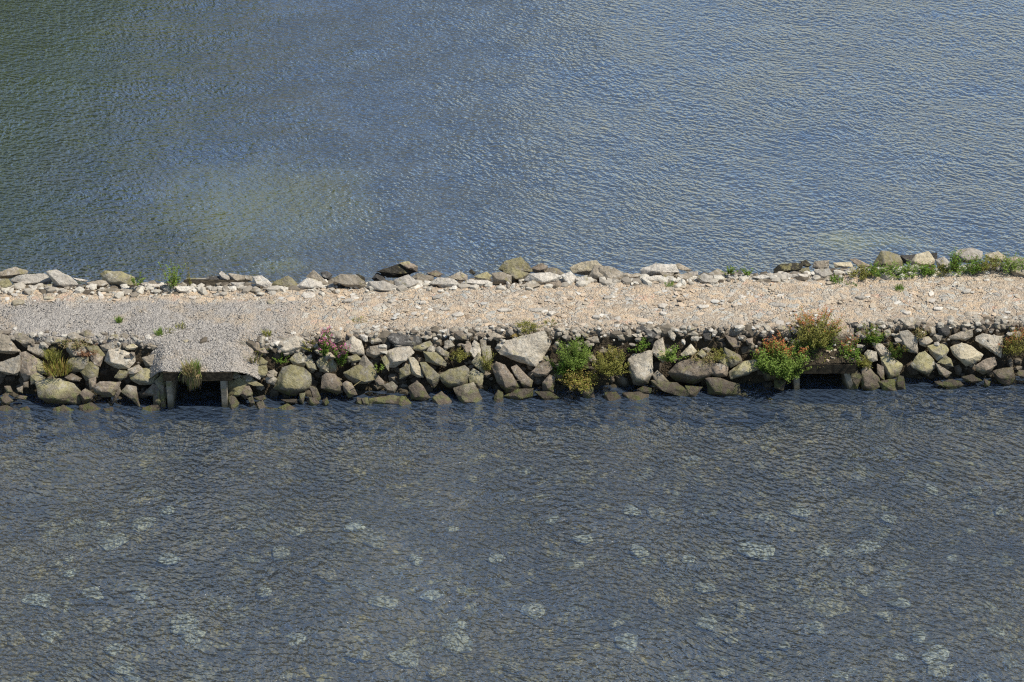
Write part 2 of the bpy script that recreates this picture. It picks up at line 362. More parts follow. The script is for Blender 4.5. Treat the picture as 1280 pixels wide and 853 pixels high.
# ---------------------------------------------------------------- culverts
def box(bm, a, b, jit=0.0):
    r = bmesh.ops.create_cube(bm, size=1.0)
    for v in r['verts']:
        for i in range(3): v.co[i] = (a[i]+b[i])/2 + v.co[i]*(b[i]-a[i])
    return r['verts']
def rough_box(a, b, bev=.015, amp=.006, cuts=5):
    bm = bmesh.new(); box(bm, a, b)
    bmesh.ops.bevel(bm, geom=bm.edges[:], offset=bev, segments=2, affect='EDGES')
    for _ in range(3):
        es = [e for e in bm.edges if e.calc_length() > .16]
        if es: bmesh.ops.subdivide_edges(bm, edges=es, cuts=1)
    bm.normal_update()
    for v in bm.verts: v.co += v.normal*noise.fractal(v.co*5, 1, 2, 4)*amp
    return bm
def build_culvert(c, label, lean=0.0):
    L = yf((c['x0']+c['x1'])/2) + 1.2 - c['y']
    cx = (c['x0']+c['x1'])/2; root = empty('culvert', (cx, c['y'], 0)); root.name = 'culvert'
    tag(root, label, 'culvert', 'culverts under the causeway')
    hw = (c['x1']-c['x0'])/2; zt = c['zt']
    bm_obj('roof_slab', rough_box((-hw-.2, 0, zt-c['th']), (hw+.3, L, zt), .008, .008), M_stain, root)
    for s in (-1, 1):
        bm = rough_box((s*hw if s > 0 else -hw-.15, .03, -.7), (hw+.15 if s > 0 else -hw, L, zt-c['th']-.003))
        for v in bm.verts:
            if v.co.y < .5: v.co.x += lean*(1 if s > 0 else .25)*(zt-c['th']-max(v.co.z, -.1))*.6
        bm_obj('side_wall', bm, M_conc, root)
    for s in (-1, 1):
        a_, b_ = (hw+.165, hw+.75) if s > 0 else (-hw-.75, -hw-.165)
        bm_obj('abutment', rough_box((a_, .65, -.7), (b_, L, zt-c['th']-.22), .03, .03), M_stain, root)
    bm_obj('end_wall', rough_box((-hw-.15, L, -.7), (hw+.15, L+.1, zt-.003)), M_conc, root)
build_culvert(CV1, 'square concrete culvert mouth under the bare gravel ramp')
build_culvert(CV2, 'low square concrete culvert mouth under the red-tipped bushes', .6)

# gravel ramp from the crest down onto each culvert slab
def ramp_sheet(name, c, xl, xr, mat):
    cx = (c['x0']+c['x1'])/2; ycr = float(yc(cx))
    xs = np.arange(c['x0']-xl, c['x1']+xr, .05); yA = c['y']-.0
    us = np.linspace(0, 1, 46)
    X, U = np.meshgrid(xs, us)
    edge = np.clip(np.minimum((X-(c['x0']-.22))/ (xl*.9), 0) + 0, -1, 0) + np.clip(np.minimum(((c['x1']+.32)-X)/(xr*.9), 0), -1, 0)   # 0 over slab, -1 at the rims
    y0 = yA + .02 - edge*.55
    Y = y0 + U*(ycr + .55 - y0)
    z0 = c['zt'] + .012 - np.abs(edge)**1.3*.72
    Z = z0 + (ZC + .03 - z0)*np.interp(U, [0, .1, .4, .72, .85, 1], [0, .14, .50, .86, .97, 1.0]) + nz(X, Y, 3.0, .03, 8)
    Z -= np.interp(U, [.8, 1], [0, .06])
    # thin skirt at the front so that the sheet has body
    v = np.stack([X, Y, Z], -1); sk = v[0:1].copy(); sk[..., 1] += .05; sk[..., 2] -= .03
    v = np.concatenate([sk, v], 0); ny, nx = v.shape[:2]
    i = np.arange(ny-1)[:, None]*nx + np.arange(nx-1)[None]
    f = np.stack([i, i+1, i+nx+1, i+nx], -1).reshape(-1, 4)
    tag(mesh_obj(name, v.reshape(-1, 3).tolist(), f.tolist(), mat, smooth=True), kind='structure')
    return X, Y, Z
RAMP = ramp_sheet('ground_ramp', CV1, .62, .95, M_ramp)
RAMP2 = ramp_sheet('ground_ramp', CV2, .5, .35, M_ground)

# ---------------------------------------------------------------- rocks
CR = {'A': (0,400,7.109), 'B': (100,400,7.109), 'C': (200,400,7.109), 'D': (300,400,7.109), 'E': (400,400,7.109), 'F': (500,400,7.109),
      'G': (600,400,7.109), 'H': (700,400,7.109), 'I': (790,400,7.109), 'J': (880,380,6.093), 'K': (970,370,6.093), 'L': (1070,390,7.109), 'M': (1170,390,7.109),
      'N': (0,320,4.923), 'O': (250,320,4.923), 'P': (500,310,4.923), 'Q': (750,310,4.923), 'R': (960,300,4.0)}
ROCKS = """
A g 0,130 60,140 180,280 100,300 0,290 -90,220
A g 110,150 170,120 290,150 300,210 230,240
A g 260,235 390,215 415,300 415,350 340,320 255,270
A l 0,380 170,320 185,440 150,490 60,480 -60,440
A b 180,300 230,285 320,340 360,470 290,480 220,540 180,460
A m 300,330 390,380 410,450 370,480 350,440
A m 275,500 330,475 400,515 370,560 280,570
A m 330,560 420,530 540,530 640,570 720,650 700,740 520,745 430,730 350,690
A g 610,130 660,115 720,150 700,200 620,190
A g 390,220 440,150 560,160 590,190 500,210
A g 590,210 700,200 782,250 782,330 640,340 600,280
A m 640,340 782,330 782,420 720,460 600,450 600,370
A b 580,510 640,480 720,520 700,545 620,540
A b 40,590 90,590 110,640 60,650
A g 150,610 200,590 200,650 160,640
A b 170,670 240,680 220,710 150,700
A b 10,690 60,670 110,720 60,760 10,740
A b 210,560 250,550 250,600 210,600
A w 180,790 240,770 290,820 200,850
A w 480,790 560,760 650,800 600,853 480,853
A w -20,780 60,760 120,800 60,850 -20,850
B b 0,650 50,615 120,660 100,710 30,740
B m 10,460 90,380 160,430 150,510 60,540
B b 90,330 150,300 200,330 180,410 120,415
B m 50,230 160,240 215,310 190,380 120,300
B g 190,230 330,190 345,260 270,280 210,270
B l 215,370 260,270 340,260 480,310 490,370 430,430 350,440 300,390
B g 560,340 660,310 700,380 670,420 590,410
B g 430,440 520,400 560,450 500,480 440,480
B m 440,490 530,440 640,430 695,450 690,520 640,570 530,575 460,530
B m 310,510 350,450 420,460 410,510 370,535
B b 125,590 180,555 355,555 340,620 300,680 200,685 130,640
B b 300,690 350,600 360,640 320,720 290,740
B g 370,640 420,590 495,600 510,690 525,765 450,690
B b 560,660 650,575 715,610 715,670 600,670
B m 680,540 740,460 745,530 710,600
B l 720,600 770,600 770,640 725,640
B g 30,170 90,165 110,210 70,215
B g 0,120 60,95 130,140 110,170 30,160
B g 270,140 330,130 345,180 290,180
B y 400,240 470,215 510,240 480,265 420,265
B b 80,530 140,510 140,600 90,620
B w 0,770 100,740 170,790 150,853 0,853
B w 210,790 290,780 300,830 220,840
B w 560,780 680,755 720,800 640,853 540,840
C m 0,470 40,460 40,560 10,600
C m 605,640 700,520 770,560 740,620 680,680 620,670
C y 590,500 640,445 720,500 690,520 610,515
C b -20,600 30,590 56,650 50,770 -10,780
C g 608,690 655,670 700,740 670,815 612,800
C g 40,500 -10,440 20,430 60,470
C m -45,545 15,505 48,560 36,640 -25,640
C b -60,650 -10,630 20,690 -5,760 -55,740
C m 605,555 690,530 745,585 700,660 618,650
C b 720,600 790,590 820,650 760,700 710,660
C g 740,500 800,480 830,540 780,590 735,560
D m 20,500 70,500 195,580 190,600 100,570 30,540
D m 110,420 230,410 240,450 230,500 140,520 115,470
D l 230,520 280,490 325,530 300,575 240,560
D g 250,460 300,445 330,470 320,500 270,490
D m 330,590 380,430 450,405 560,425 620,490 615,600 560,630 480,670 380,650 300,610
D m 120,390 180,330 240,370 230,400 130,405
D l 280,200 400,200 490,150 560,180 575,240 500,290 430,310 340,270
D m 450,350 520,275 570,310 590,380 560,420 480,400
D m 590,380 660,390 680,440 640,450 600,420
D y 570,310 640,350 660,400 590,370
D b 120,240 150,200 200,230 250,290 200,310 140,280
D m 680,370 740,330 782,380 782,460 720,440 690,410
D g 0,650 70,625 110,650 100,680 40,680
D b 130,690 210,670 230,700 200,720 140,710
D g 70,700 110,680 130,740 100,760
D g 150,740 200,720 225,780 200,820 155,790
D g 530,660 580,650 560,750 530,720
D b 620,590 680,610 715,690 690,730 640,670
D b 620,690 680,700 700,740 650,770 610,740
D w 350,780 420,750 500,790 480,853 350,853
D w 370,710 500,705 500,740 420,745
D w 0,790 60,800 70,853 0,853
D w 230,780 330,790 300,853 220,830
E b 20,510 60,475 130,490 190,560 200,640 150,655 90,610 15,605
E b 200,570 240,550 280,565 275,600 325,660 250,685 220,630
E l 200,250 290,145 370,190 395,310 300,310 240,270
E d 300,130 330,115 360,150 360,170 330,160
E m 250,330 320,310 370,350 320,375 250,375
E g 370,350 400,320 490,430 490,490 420,420 350,400
E m 215,470 350,400 440,400 490,470 480,530 420,560 320,570 250,530
E g 415,270 450,240 540,230 580,270 550,300 480,340 420,310
E g 440,190 450,140 540,130 560,190 470,215
E d 600,150 650,120 890,155 900,230 800,250 690,235 610,190
E l 590,290 720,220 782,240 835,290 782,350 670,415 600,420
E m 550,350 580,320 610,370 610,450 580,420
E b 490,540 520,500 560,540 570,580 510,590
E g 570,580 640,550 685,590 660,650 600,640
E g 330,690 380,700 370,760 320,740
E g 370,700 420,690 435,750 390,760
E b 450,700 560,700 640,670 705,690 660,750 560,745 460,750
E w 660,740 730,680 782,710 820,760 782,780 700,770
E m 0,340 40,340 70,400 50,460 0,450
E m 70,400 110,350 150,400 140,450 90,460
E g 30,300 90,290 140,340 60,345
E w 20,720 60,690 80,740 40,770
F y 80,340 130,345 170,400 205,500 150,500 90,470
F m 0,440 80,400 90,480 30,520 0,520
F m 180,385 230,380 300,450 350,490 330,560 300,600 240,540 200,460
F m 220,290 320,295 350,360 405,375 400,410 320,400 240,370
F l 240,270 270,230 310,240 305,290 250,290
F g 310,260 350,240 430,290 430,330 340,310
F l 400,190 450,180 480,230 430,255 400,230
F l 200,150 260,130 280,160 230,180
F m 100,250 200,220 260,190 280,220 210,280 150,270
F m 350,490 440,440 570,410 605,440 600,580 560,590 450,610 380,560
F m 610,480 650,435 740,485 720,610 620,570
F y 480,610 590,600 650,560 740,730 690,760 640,740 560,750 500,660
F b 80,600 150,540 200,590 270,690 200,715 100,700
F b 300,690 370,645 430,690 470,770 400,780 300,740
F w 0,690 50,680 75,740 60,780 0,780
F l 620,270 660,190 700,220 720,290 690,390 650,320
F m 700,300 750,380 745,470 690,430 640,380
F g 710,180 760,170 770,250 720,260
F b 490,110 560,90 640,130 600,180 500,170
F b 560,230 620,200 640,280 590,330
G l 155,250 200,200 330,190 410,170 560,105 615,200 560,320 490,410 400,370 300,345 200,310
G o 280,140 350,110 395,140 350,175 300,170
G g 70,120 130,115 220,155 150,185 90,150
G g 300,75 360,70 370,100 310,105
G b 115,430 150,380 220,410 300,510 350,590 340,630 230,650 160,560
G b 285,430 330,410 380,470 460,540 450,590 390,600 340,520
G b 460,460 520,395 600,370 645,430 590,500 500,500
G m 560,330 600,320 620,370 580,365
G b 125,690 160,630 200,650 205,750 180,775 130,740
G b 560,560 620,490 660,520 650,640 560,640
G w 210,680 330,620 470,610 460,680 330,720
G w 500,640 620,640 700,690 600,740
G m 10,230 90,240 100,330 60,420 20,360
H g 20,110 70,95 95,130 60,150
H g 100,130 160,120 160,150 110,155
H g 190,120 240,125 255,155 210,160
H g 235,165 330,150 345,200 290,210
H g 570,100 620,80 650,150 600,160
H g 510,140 560,130 575,180 520,180
H l 640,130 700,120 730,150 690,165
H d 680,70 740,50 782,90 720,110
H l 610,360 650,315 782,280 810,285 820,480 782,560 700,575 650,560 630,460
H w 170,630 210,590 290,600 300,690 230,700
H w 560,650 700,640 782,660 782,740 640,760 580,710
H w 400,650 500,640 560,710 520,780 400,770
H w 690,620 740,590 810,610 800,650 700,650
H g 250,300 300,320 340,380 300,390 250,350
I g 175,280 210,200 270,170 300,340 270,370 200,310
I l 190,80 240,70 270,110 230,130
I d 110,90 150,95 250,130 200,170 130,160
I l 20,125 80,120 90,150 50,165
I l 320,110 350,90 390,140 370,185 330,150
I l 500,130 550,100 595,130 560,150
I g 470,80 540,55 570,80 500,105
I d 630,130 700,115 710,180 650,190
I y 440,300 520,220 570,280 540,310 450,320
I g 190,490 230,455 320,545 290,580 200,530
I b 175,540 200,560 320,560 390,560 490,630 440,680 380,660 300,610 200,590
I w 480,590 620,600 560,680 470,680
I b 320,470 420,380 560,345 690,395 700,470 680,520 560,560 400,540
I b 680,390 782,390 850,420 840,500 760,510 680,480
I m 580,300 620,265 670,310 640,345
J m 190,520 240,480 300,440 400,430 410,500 330,540 210,570
J b 20,570 100,565 200,600 260,610 270,690 200,720 120,700 40,690
J m 100,420 150,400 180,440 185,480 130,460
J m 160,340 230,370 280,430 200,480 150,400
J w 270,690 310,675 345,715 300,725
J b 160,240 250,270 270,320 230,340 180,280
J b 320,270 370,260 370,310 330,310
J l 250,165 300,170 290,195 255,190
J l 450,160 475,160 510,200 480,210
J g 550,170 600,165 650,200 590,210
J w 430,500 520,470 560,560 470,580
J w 540,580 620,590 600,660 540,640
J w 390,750 500,720 600,790 500,853 380,830
K w 560,590 620,575 650,620 620,700 570,700
K l 675,440 700,415 760,430 770,490 720,500 680,480
K m 620,460 670,480 720,540 690,545 640,500
K l 600,290 640,270 650,330 620,320
K d 570,210 620,200 640,240 590,245
L b 50,520 80,480 130,510 205,590 210,660 150,700 60,690 30,600
L g 150,280 230,290 310,370 300,400 220,400 180,350
L m 220,410 300,385 410,470 380,570 290,600 245,520
L b 190,470 240,490 255,600 220,600 190,540
L m 490,460 560,370 610,355 690,430 690,500 640,570 570,530 500,490
L g 250,170 300,150 310,200 270,230 250,210
L l 390,180 460,170 540,230 550,370 470,350 400,280
L g 390,60 500,50 570,90 560,160 430,130
L b 560,90 650,100 650,170 600,180
L g 650,130 700,140 705,190 660,210
L m 640,310 700,290 782,290 820,340 782,420 720,430 660,370
L g 560,240 640,220 680,260 620,310 570,290
L w 700,620 740,615 782,640 782,670 710,640
L w 380,570 420,580 440,690 370,700 350,640
L w 210,620 340,600 360,700 260,720
M d 10,140 50,120 110,120 120,180 90,210 30,190
M y 130,320 230,280 310,300 410,380 380,430 270,480 210,430 150,370
M l 360,220 420,200 580,220 590,290 570,400 540,330 420,300 360,260
M g 130,220 210,180 310,160 320,220 260,250 140,240
M l 230,110 290,95 330,120 300,135 240,130
M m 20,450 90,395 130,420 150,485 90,475
M g 0,460 30,480 60,530 130,540 90,580 30,550
M b 360,480 430,430 510,410 530,470 480,530 420,550 370,520
M b 510,530 560,510 670,495 705,600 640,650 560,620 520,580
M b 720,550 740,520 782,520 850,580 760,590
M w 235,580 320,560 400,610 330,630 250,610
M w 50,630 130,600 210,620 235,650 140,690 70,660
M w 430,600 480,620 470,660 430,660
M g 580,60 620,60 625,110 590,115
M g 610,130 670,85 690,110 640,140
M g 520,120 560,110 575,155 540,150
M l 340,70 380,55 400,90 370,120
N g -30,110 90,68 165,95 160,110 50,140 -30,140
N l 70,150 120,120 270,110 310,150 300,178 180,185 110,180
N l 295,100 350,90 420,120 480,175 430,200 340,190
N m -20,145 50,145 70,175 40,210 -20,210
N l 450,135 540,150 520,160 480,155
N m 620,110 650,95 740,100 820,130 830,190 700,190 640,150
N g 540,165 620,150 680,165 620,195 560,185
N l 20,200 70,190 60,212 30,214
N g 270,180 320,175 310,210 280,208
N d 480,175 530,185 500,205 475,200
N l 890,175 1000,175 990,195 900,195
N l 180,185 230,185 220,215 190,214
N g 600,205 680,200 670,220 610,222
N l 1080,190 1180,190 1170,230 1100,220
O d 20,150 60,125 130,130 135,165 60,165
O l 120,110 135,98 180,130 185,160 130,150
O g 180,110 240,115 280,130 270,160 200,150
O g 270,122 320,125 320,155 280,155
O l 330,130 380,125 440,170 420,200 350,180
O l 190,165 270,165 260,195 200,185
O m 450,170 540,125 560,140 600,180 560,200 460,195
O l 590,190 660,135 740,160 760,200 600,205
O g 660,130 700,90 740,125 800,185 750,160 690,145
O d 745,105 780,95 810,115 800,150 760,145
O g 800,150 870,115 960,120 1010,160 1015,200 940,200 880,170
O w 960,110 1010,130 1020,180 1000,150
O d 1060,140 1090,105 1130,120 1140,155 1080,155
O l 1025,195 1040,160 1130,155 1210,190 1200,215 1100,215
O w 1095,95 1180,68 1230,50 1290,60 1330,95 1240,130 1160,130
O l 1200,150 1280,120 1340,160 1300,200 1220,195
P b 0,95 50,85 105,115 100,145 40,125
P g 80,180 110,160 200,175 200,215 100,220
P b 170,155 220,140 260,160 240,180 190,175
P l 190,220 240,185 320,190 370,230 300,240
P g 300,180 370,150 410,170 410,200 340,200
P w 425,145 440,130 465,155 450,165
P l 380,220 430,195 520,200 560,215 480,235
P m 460,175 530,150 560,170 540,205 480,200
P g 570,160 620,150 680,170 680,215 580,220
P m 610,130 660,80 740,60 780,95 815,145 780,155 680,130 640,150
P m 640,145 690,125 790,160 760,200 690,190
P b 810,125 870,97 905,115 890,150 830,150
P g 890,125 960,125 1005,155 990,165 900,150
P l 770,200 800,160 920,150 990,175 960,205 860,225
P g 740,235 820,200 860,230 800,250
P y 1050,120 1110,90 1200,80 1240,110 1170,170 1070,155
P g 1160,180 1200,110 1280,115 1330,150 1250,190 1180,200
P l 1000,165 1050,150 1090,190 1060,220 1010,200
P l 1080,190 1150,170 1150,215 1090,220
P b 900,220 980,205 1000,235 930,240
Q g 0,120 80,120 160,165 150,205 60,205 0,190
Q g 150,155 250,170 240,190 160,180
Q l 255,130 340,100 460,105 480,150 370,165 270,175
Q g 460,105 490,97 560,135 540,145 480,130
Q l 260,185 370,170 410,205 270,210
Q g 370,150 450,160 430,190 380,180
Q g 480,165 560,160 570,200 490,200
Q l 540,150 600,145 600,170 560,175
Q g 670,160 730,130 770,160 760,190 690,190
Q l 600,180 640,160 690,175 700,215 620,210
Q d 840,150 860,135 880,165 850,170
Q l 790,175 840,165 850,190 800,195
Q l 940,180 1000,165 1050,180 1010,200
Q w 1075,130 1110,105 1180,95 1240,100 1230,130 1110,160 1080,150
Q l 1095,185 1130,150 1200,170 1190,190
Q m 1200,140 1280,120 1290,150 1230,155
Q l 1220,160 1280,165 1270,190 1225,188
R w 165,110 190,102 215,125 200,135 170,130
R g 235,110 300,105 300,140 260,150 225,140
R l 235,155 300,145 320,170 290,190 240,180
R y 330,115 410,112 420,135 340,138
R b 415,100 440,95 540,140 510,155 450,130
R m 530,120 570,55 600,60 660,80 685,110 670,130 540,135
R d 665,80 740,75 730,110 690,120
R y 715,110 740,75 800,58 830,100 825,135 770,120 720,130
R d 815,70 845,65 845,100 825,105
R l 840,100 880,88 910,115 900,140 850,135
R l 680,140 740,125 780,145 770,152 690,150
R l 935,70 950,50 1020,40 1070,60 1065,95 1000,115 950,110
R y 1090,75 1150,60 1185,85 1180,110 1120,110
R g 1180,95 1240,85 1300,110 1290,130 1200,120
R l 380,150 430,135 440,160 390,162
"""
def hull_rock(pts, target, amp, seed):
    bm = bmesh.new()
    for p in pts: bm.verts.new(p)
    r = bmesh.ops.convex_hull(bm, input=bm.verts[:])
    junk = list({g for g in r['geom_interior'] + r['geom_unused'] if isinstance(g, bmesh.types.BMVert)})
    if junk: bmesh.ops.delete(bm, geom=junk, context='VERTS')
    size = amp/ .05
    bmesh.ops.bevel(bm, geom=bm.edges[:], offset=size*.022, segments=1, affect='EDGES', clamp_overlap=True)
    bmesh.ops.triangulate(bm, faces=bm.faces[:])
    for _ in range(4):
        es = [e for e in bm.edges if e.calc_length() > target]
        if not es or len(bm.verts) > 2500: break
        bmesh.ops.subdivide_edges(bm, edges=es, cuts=1); bmesh.ops.triangulate(bm, faces=bm.faces[:])
    bm.normal_update(); s = seed*3.7
    for v in bm.verts:
        q = v.co*(2.2/max(size, .15)); q = Vector((q.x+s, q.y-s, q.z+s))
        n1 = noise.fractal(q, 1.0, 2.1, 5); n2 = abs(noise.noise(q*.9 + Vector((9, 3, 1))))
        v.co += v.normal*(n1*amp*.85 - n2*amp*.5)
    return bm
def poly_area(P): return abs(sum(P[i][0]*P[(i+1) % len(P)][1]-P[(i+1) % len(P)][0]*P[i][1] for i in range(len(P))))/2

NEAR_MARKS = [(0, 60, 'at the far left end of the near bank'), (60, 120, 'by the dry grass tuft left of the gravel culvert'), (120, 165, 'between the red-brown weeds and the gravel culvert'),
  (165, 214, 'close beside the left wall of the gravel culvert'), (214, 320, 'close beside the right wall of the gravel culvert'), (320, 375, 'by the big round mossy boulder right of the gravel culvert'),
  (375, 440, 'below the pink flowers'), (440, 500, 'between the pink flowers and the dead stick'), (500, 560, 'midway between the pink flowers and the huge flat slab'), (560, 612, 'left of the huge flat pale slab'),
  (612, 700, 'around the huge flat pale slab'), (700, 775, 'under the round bright green bush'), (775, 825, 'right of the amber bush'), (825, 880, 'right of the small leafy green plant'),
  (880, 950, 'left of the red-tipped bushes'), (950, 1050, 'around the overgrown culvert'), (1050, 1105, 'just right of the overgrown culvert'), (1105, 1165, 'left of the creamy-yellow boulder'),
  (1165, 1230, 'around the creamy-yellow boulder'), (1230, 1400, 'at the far right end of the near bank')]
FAR_MARKS = [(0, 60, 'at the left end of the far edge'), (60, 130, 'left of the mossy boulder on the far edge'), (130, 200, 'left of the leafy far-edge shrub'), (200, 300, 'right of the leafy far-edge shrub'),
  (300, 400, 'on the far edge left of the black wet rock'), (400, 470, 'on the far edge just before the long wet rock'), (470, 530, 'around the long wet rock on the far edge'), (530, 615, 'on the far edge left of the peaked mossy rock'),
  (615, 700, 'around the peaked mossy rock on the far edge'), (700, 800, 'around the rounded cream rock on the far edge'), (800, 880, 'around the wide pale slab on the far edge'), (880, 960, 'on the low far edge with two green tufts'),
  (960, 1050, 'by the black ragged rock on the far edge'), (1050, 1140, 'around the tall mossy rock above the green weeds'), (1140, 1400, 'along the right end of the far edge, behind green weeds')]
ADJ = {'l': 'pale lichened', 'g': 'grey', 'm': 'olive mossy', 'b': 'brown', 'y': 'cream', 'd': 'dark', 'w': 'wet dark', 'o': 'orange lichened'}
info = []
for ln in ROCKS.strip().splitlines():
    s = ln.split(); ox, oy, sc = CR[s[0]]
    P = [tuple(float(q) for q in t.split(',')) for t in s[2:]]
    P = [(ox+a/sc, oy+b/sc) for a, b in P]
    cx = sum(p[0] for p in P)/len(P); cy = sum(p[1] for p in P)/len(P)
    info.append(dict(P=P, c=(cx, cy), t=s[1], far=s[0] in 'NOPQR', a=poly_area(P)))
ns = 0
for k, r in enumerate(info):
    cx, cy = r['c']; P = r['P']; rnd = random.Random(k*13+5)
    size = math.sqrt(r['a'])/50
    if r['far']:
        b = max(p[1] for p in P); h0 = hit(cx, b-1)
        if h0.y > float(yf(h0.x))+1.2: h0 = aty(cx, b, float(yf(h0.x))+1.2)
        C0 = aty(cx, cy, h0.y + size*.2)
    else:
        C0 = hit(cx, cy); d0 = ray(cx, cy).normalized(); C0 = C0 + d0*(size*.10)
    d = ray(cx, cy).normalized(); depth = (C0-CAM).dot(FWD)
    g = 1.10 if size > .35 else 1.16
    def W_(px, py, dz): # point seen at that pixel, DZ metres nearer than the rock centre
        q = ray(px, py); return CAM + q*((depth-dz)/q.dot(FWD))
    pts = []
    for (px, py) in P:
        px = cx+(px-cx)*g; py = cy+(py-cy)*g
        j = rnd.uniform(-.14, .14)*size
        low = (py-cy)/ (size*50+1e-6)
        pts.append(W_(px, py, j - low*.10*size))
        pts.append(W_(cx+(px-cx)*.62, cy+(py-cy)*.62+size*4, -size*rnd.uniform(.55, .85)))
    nf = rnd.choice((3, 4, 4, 5)); ph = rnd.random()*6.283; rx = (max(p[0] for p in P)-min(p[0] for p in P))/2; ry = (max(p[1] for p in P)-min(p[1] for p in P))/2
    for q in range(nf):
        th = ph+q*6.283/nf+rnd.uniform(-.4, .4); f = rnd.uniform(.35, .68); ux, uy = math.cos(th)*f, math.sin(th)*f+.12
        pts.append(W_(cx+ux*rx, cy+uy*ry, size*(.22+.20*uy+rnd.uniform(-.06, .08)-.05*ux)))
    c = sum(pts, Vector())/len(pts)
    bm = hull_rock([p-c for p in pts], max(.035, size*.085), size*.05, k)
    small = size < .34
    o = bm_obj('stone' if small else 'boulder', bm, MAT['p' if r['t'] == 'l' and not r['far'] else r['t']], loc=c, smooth=True)
    # wording
    w = max(p[0] for p in P)-min(p[0] for p in P); h = max(p[1] for p in P)-min(p[1] for p in P)
    szw = 'big' if size > .78 else '' if size > .5 else 'small' if size > .26 else 'tiny'
    shp = 'long low' if w > 2.1*h else 'wide' if w > 1.45*h else 'upright' if h > 1.15*w else 'blocky'
    marks = FAR_MARKS if r['far'] else NEAR_MARKS
    place = next((m[2] for m in marks if m[0] <= cx < m[1]), marks[0][2] if cx < 0 else marks[-1][2])
    if r['far']: row = ''
    else:
        hz = C0.z; row = 'at the waterline' if hz < .22 else 'in the lower row' if hz < .6 else 'in the middle row' if hz < 1.0 else 'on the crest'
    r.update(o=o, szw=szw, shp=shp, place=place, row=row, noun='stone' if small else 'boulder', cat='stone' if small else 'boulder')
SPECIAL = {  # pixel centre of the rocks one would point at first
 (655,435): 'huge flat pale boulder, the largest slab of the near bank', (365,476): 'big rounded boulder, white top over olive front, right of the gravel culvert',
 (73,490): 'big long mossy boulder with green weed at its foot, left waterline', (1208,444): 'creamy-yellow angular boulder glowing at the right of the near bank',
 (648,420): 'small stone covered in orange-yellow lichen above the huge pale slab', (545,427): 'long dark slab tilted under the path edge, right of the pink flowers',
 (633,475): 'egg-shaped tan boulder leaning below the huge pale slab', (650,328): 'peaked olive mossy boulder rising highest at the middle of the far edge',
 (733,337): 'rounded cream boulder on the far edge, right of the mossy peaked one', (824,338): 'wide flat pale boulder on the far edge above the amber bush',
 (1209,321): 'big pale block standing above the green weeds, rightmost tall far rock', (1110,325): 'tall olive boulder behind the green weeds on the far edge',
 (985,334): 'ragged black wet boulder poking into the far water', (903,484): 'low brown boulder standing in the water left of the red-tipped bushes',
 (801,460): 'tall pale boulder right of the amber bush, its left face in shade', (585,495): 'cream ridged boulder at the waterline left of the egg-shaped one'}
for (sx, sy), lab in SPECIAL.items():
    r = min(info, key=lambda r: (r['c'][0]-sx)**2+(r['c'][1]-sy)**2 - r['a']*.05); r['lab'] = lab
cells = {}
for r in info:
    if 'lab' not in r: cells.setdefault((r['szw'], r['t'], r['noun'], r['row'], r['place']), []).append(r)
ORD = ['first', 'second', 'third', 'fourth', 'fifth', 'sixth', 'seventh', 'eighth']
for key, rs in cells.items():
    shapes = {}
    for r in rs: shapes.setdefault(r['shp'], []).append(r)
    for shp, q in shapes.items():
        q.sort(key=lambda r: r['c'][0])
        for i, r in enumerate(q):
            txt = ' '.join(x for x in (key[0], ADJ[key[1]], shp if (len(shapes) > 1) else '', key[2]) if x)
            if len(q) > 1: txt = ORD[i] + ' ' + txt + ' from the left'
            r['lab'] = ' '.join(x for x in (txt + (',' if len(q) > 1 else ''), key[3], key[4]) if x)
seen = {}
for r in info: seen.setdefault(r['lab'], []).append(r)
for r in info:
    tag(r['o'], ' '.join(r['lab'].split()[:16]), r['cat'], 'rocks along the far edge of the path' if r['far'] else 'rocks of the near bank')

# fill: smaller rubble behind and between the big rocks, uncountable
ICO = None
def many_stones(name, places, mat, flat=.6, kindtag='stuff', jit=.28):
    bm = bmesh.new(); bmesh.ops.create_icosphere(bm, subdivisions=1, radius=1); bv = np.array([v.co[:] for v in bm.verts]); bm.verts.index_update(); bf = np.array([[v.index for v in f.verts] for f in bm.faces]); bm.free()
    V, F = [], []; o = 0
    for (x, y, z, s) in places:
        v = bv*(1+rng.uniform(-jit, jit, (len(bv), 1))) ; v = np.sign(v)*np.abs(v)**.75
        v = v*np.array([s*rng.uniform(.7, 1.4), s*rng.uniform(.6, 1.1), s*flat*rng.uniform(.6, 1.3)])
        a = rng.uniform(0, 6.28); t = rng.uniform(-.35, .35); ca, sa, ct, st = math.cos(a), math.sin(a), math.cos(t), math.sin(t)
        v = v@np.array([[1, 0, 0], [0, ct, -st], [0, st, ct]]).T@np.array([[ca, -sa, 0], [sa, ca, 0], [0, 0, 1]]).T
        V.append(v+np.array([x, y, z])); F.append(bf+o); o += len(v)
    return tag(mesh_obj(name, np.concatenate(V).tolist(), np.concatenate(F).tolist(), mat), kind=kindtag)
def blocked(x, y):
    return any(c['x0']-.18 < x < c['x1']+.18 and y < yc(x)+.1 for c in (CV1, CV2))
pl = []
while len(pl) < 1700:
    x = rng.uniform(-15, 15); t = rng.uniform(-.35, 1.05); a, b = yw(x), yc(x); y = a+.18+(b-a)*t
    if blocked(x, y): continue
    z = float(np.interp(y, [a-1, a+.4, b-.2, b+.05], [-.6, -.34, .50, ZC-.10])); s = rng.uniform(.06, .17)
    pl.append((x, y, z, s))
for i in range(900):
    x = rng.uniform(-15, 15); y = yf(x)+rng.uniform(-.15, 1.3); pl.append((x, y, float(outer(x, y))-.08, rng.uniform(.05, .16)))
tag(many_stones('rubble', pl, M_rub, .75), 'small dark rubble packed between the larger rocks of both banks', 'rubble')
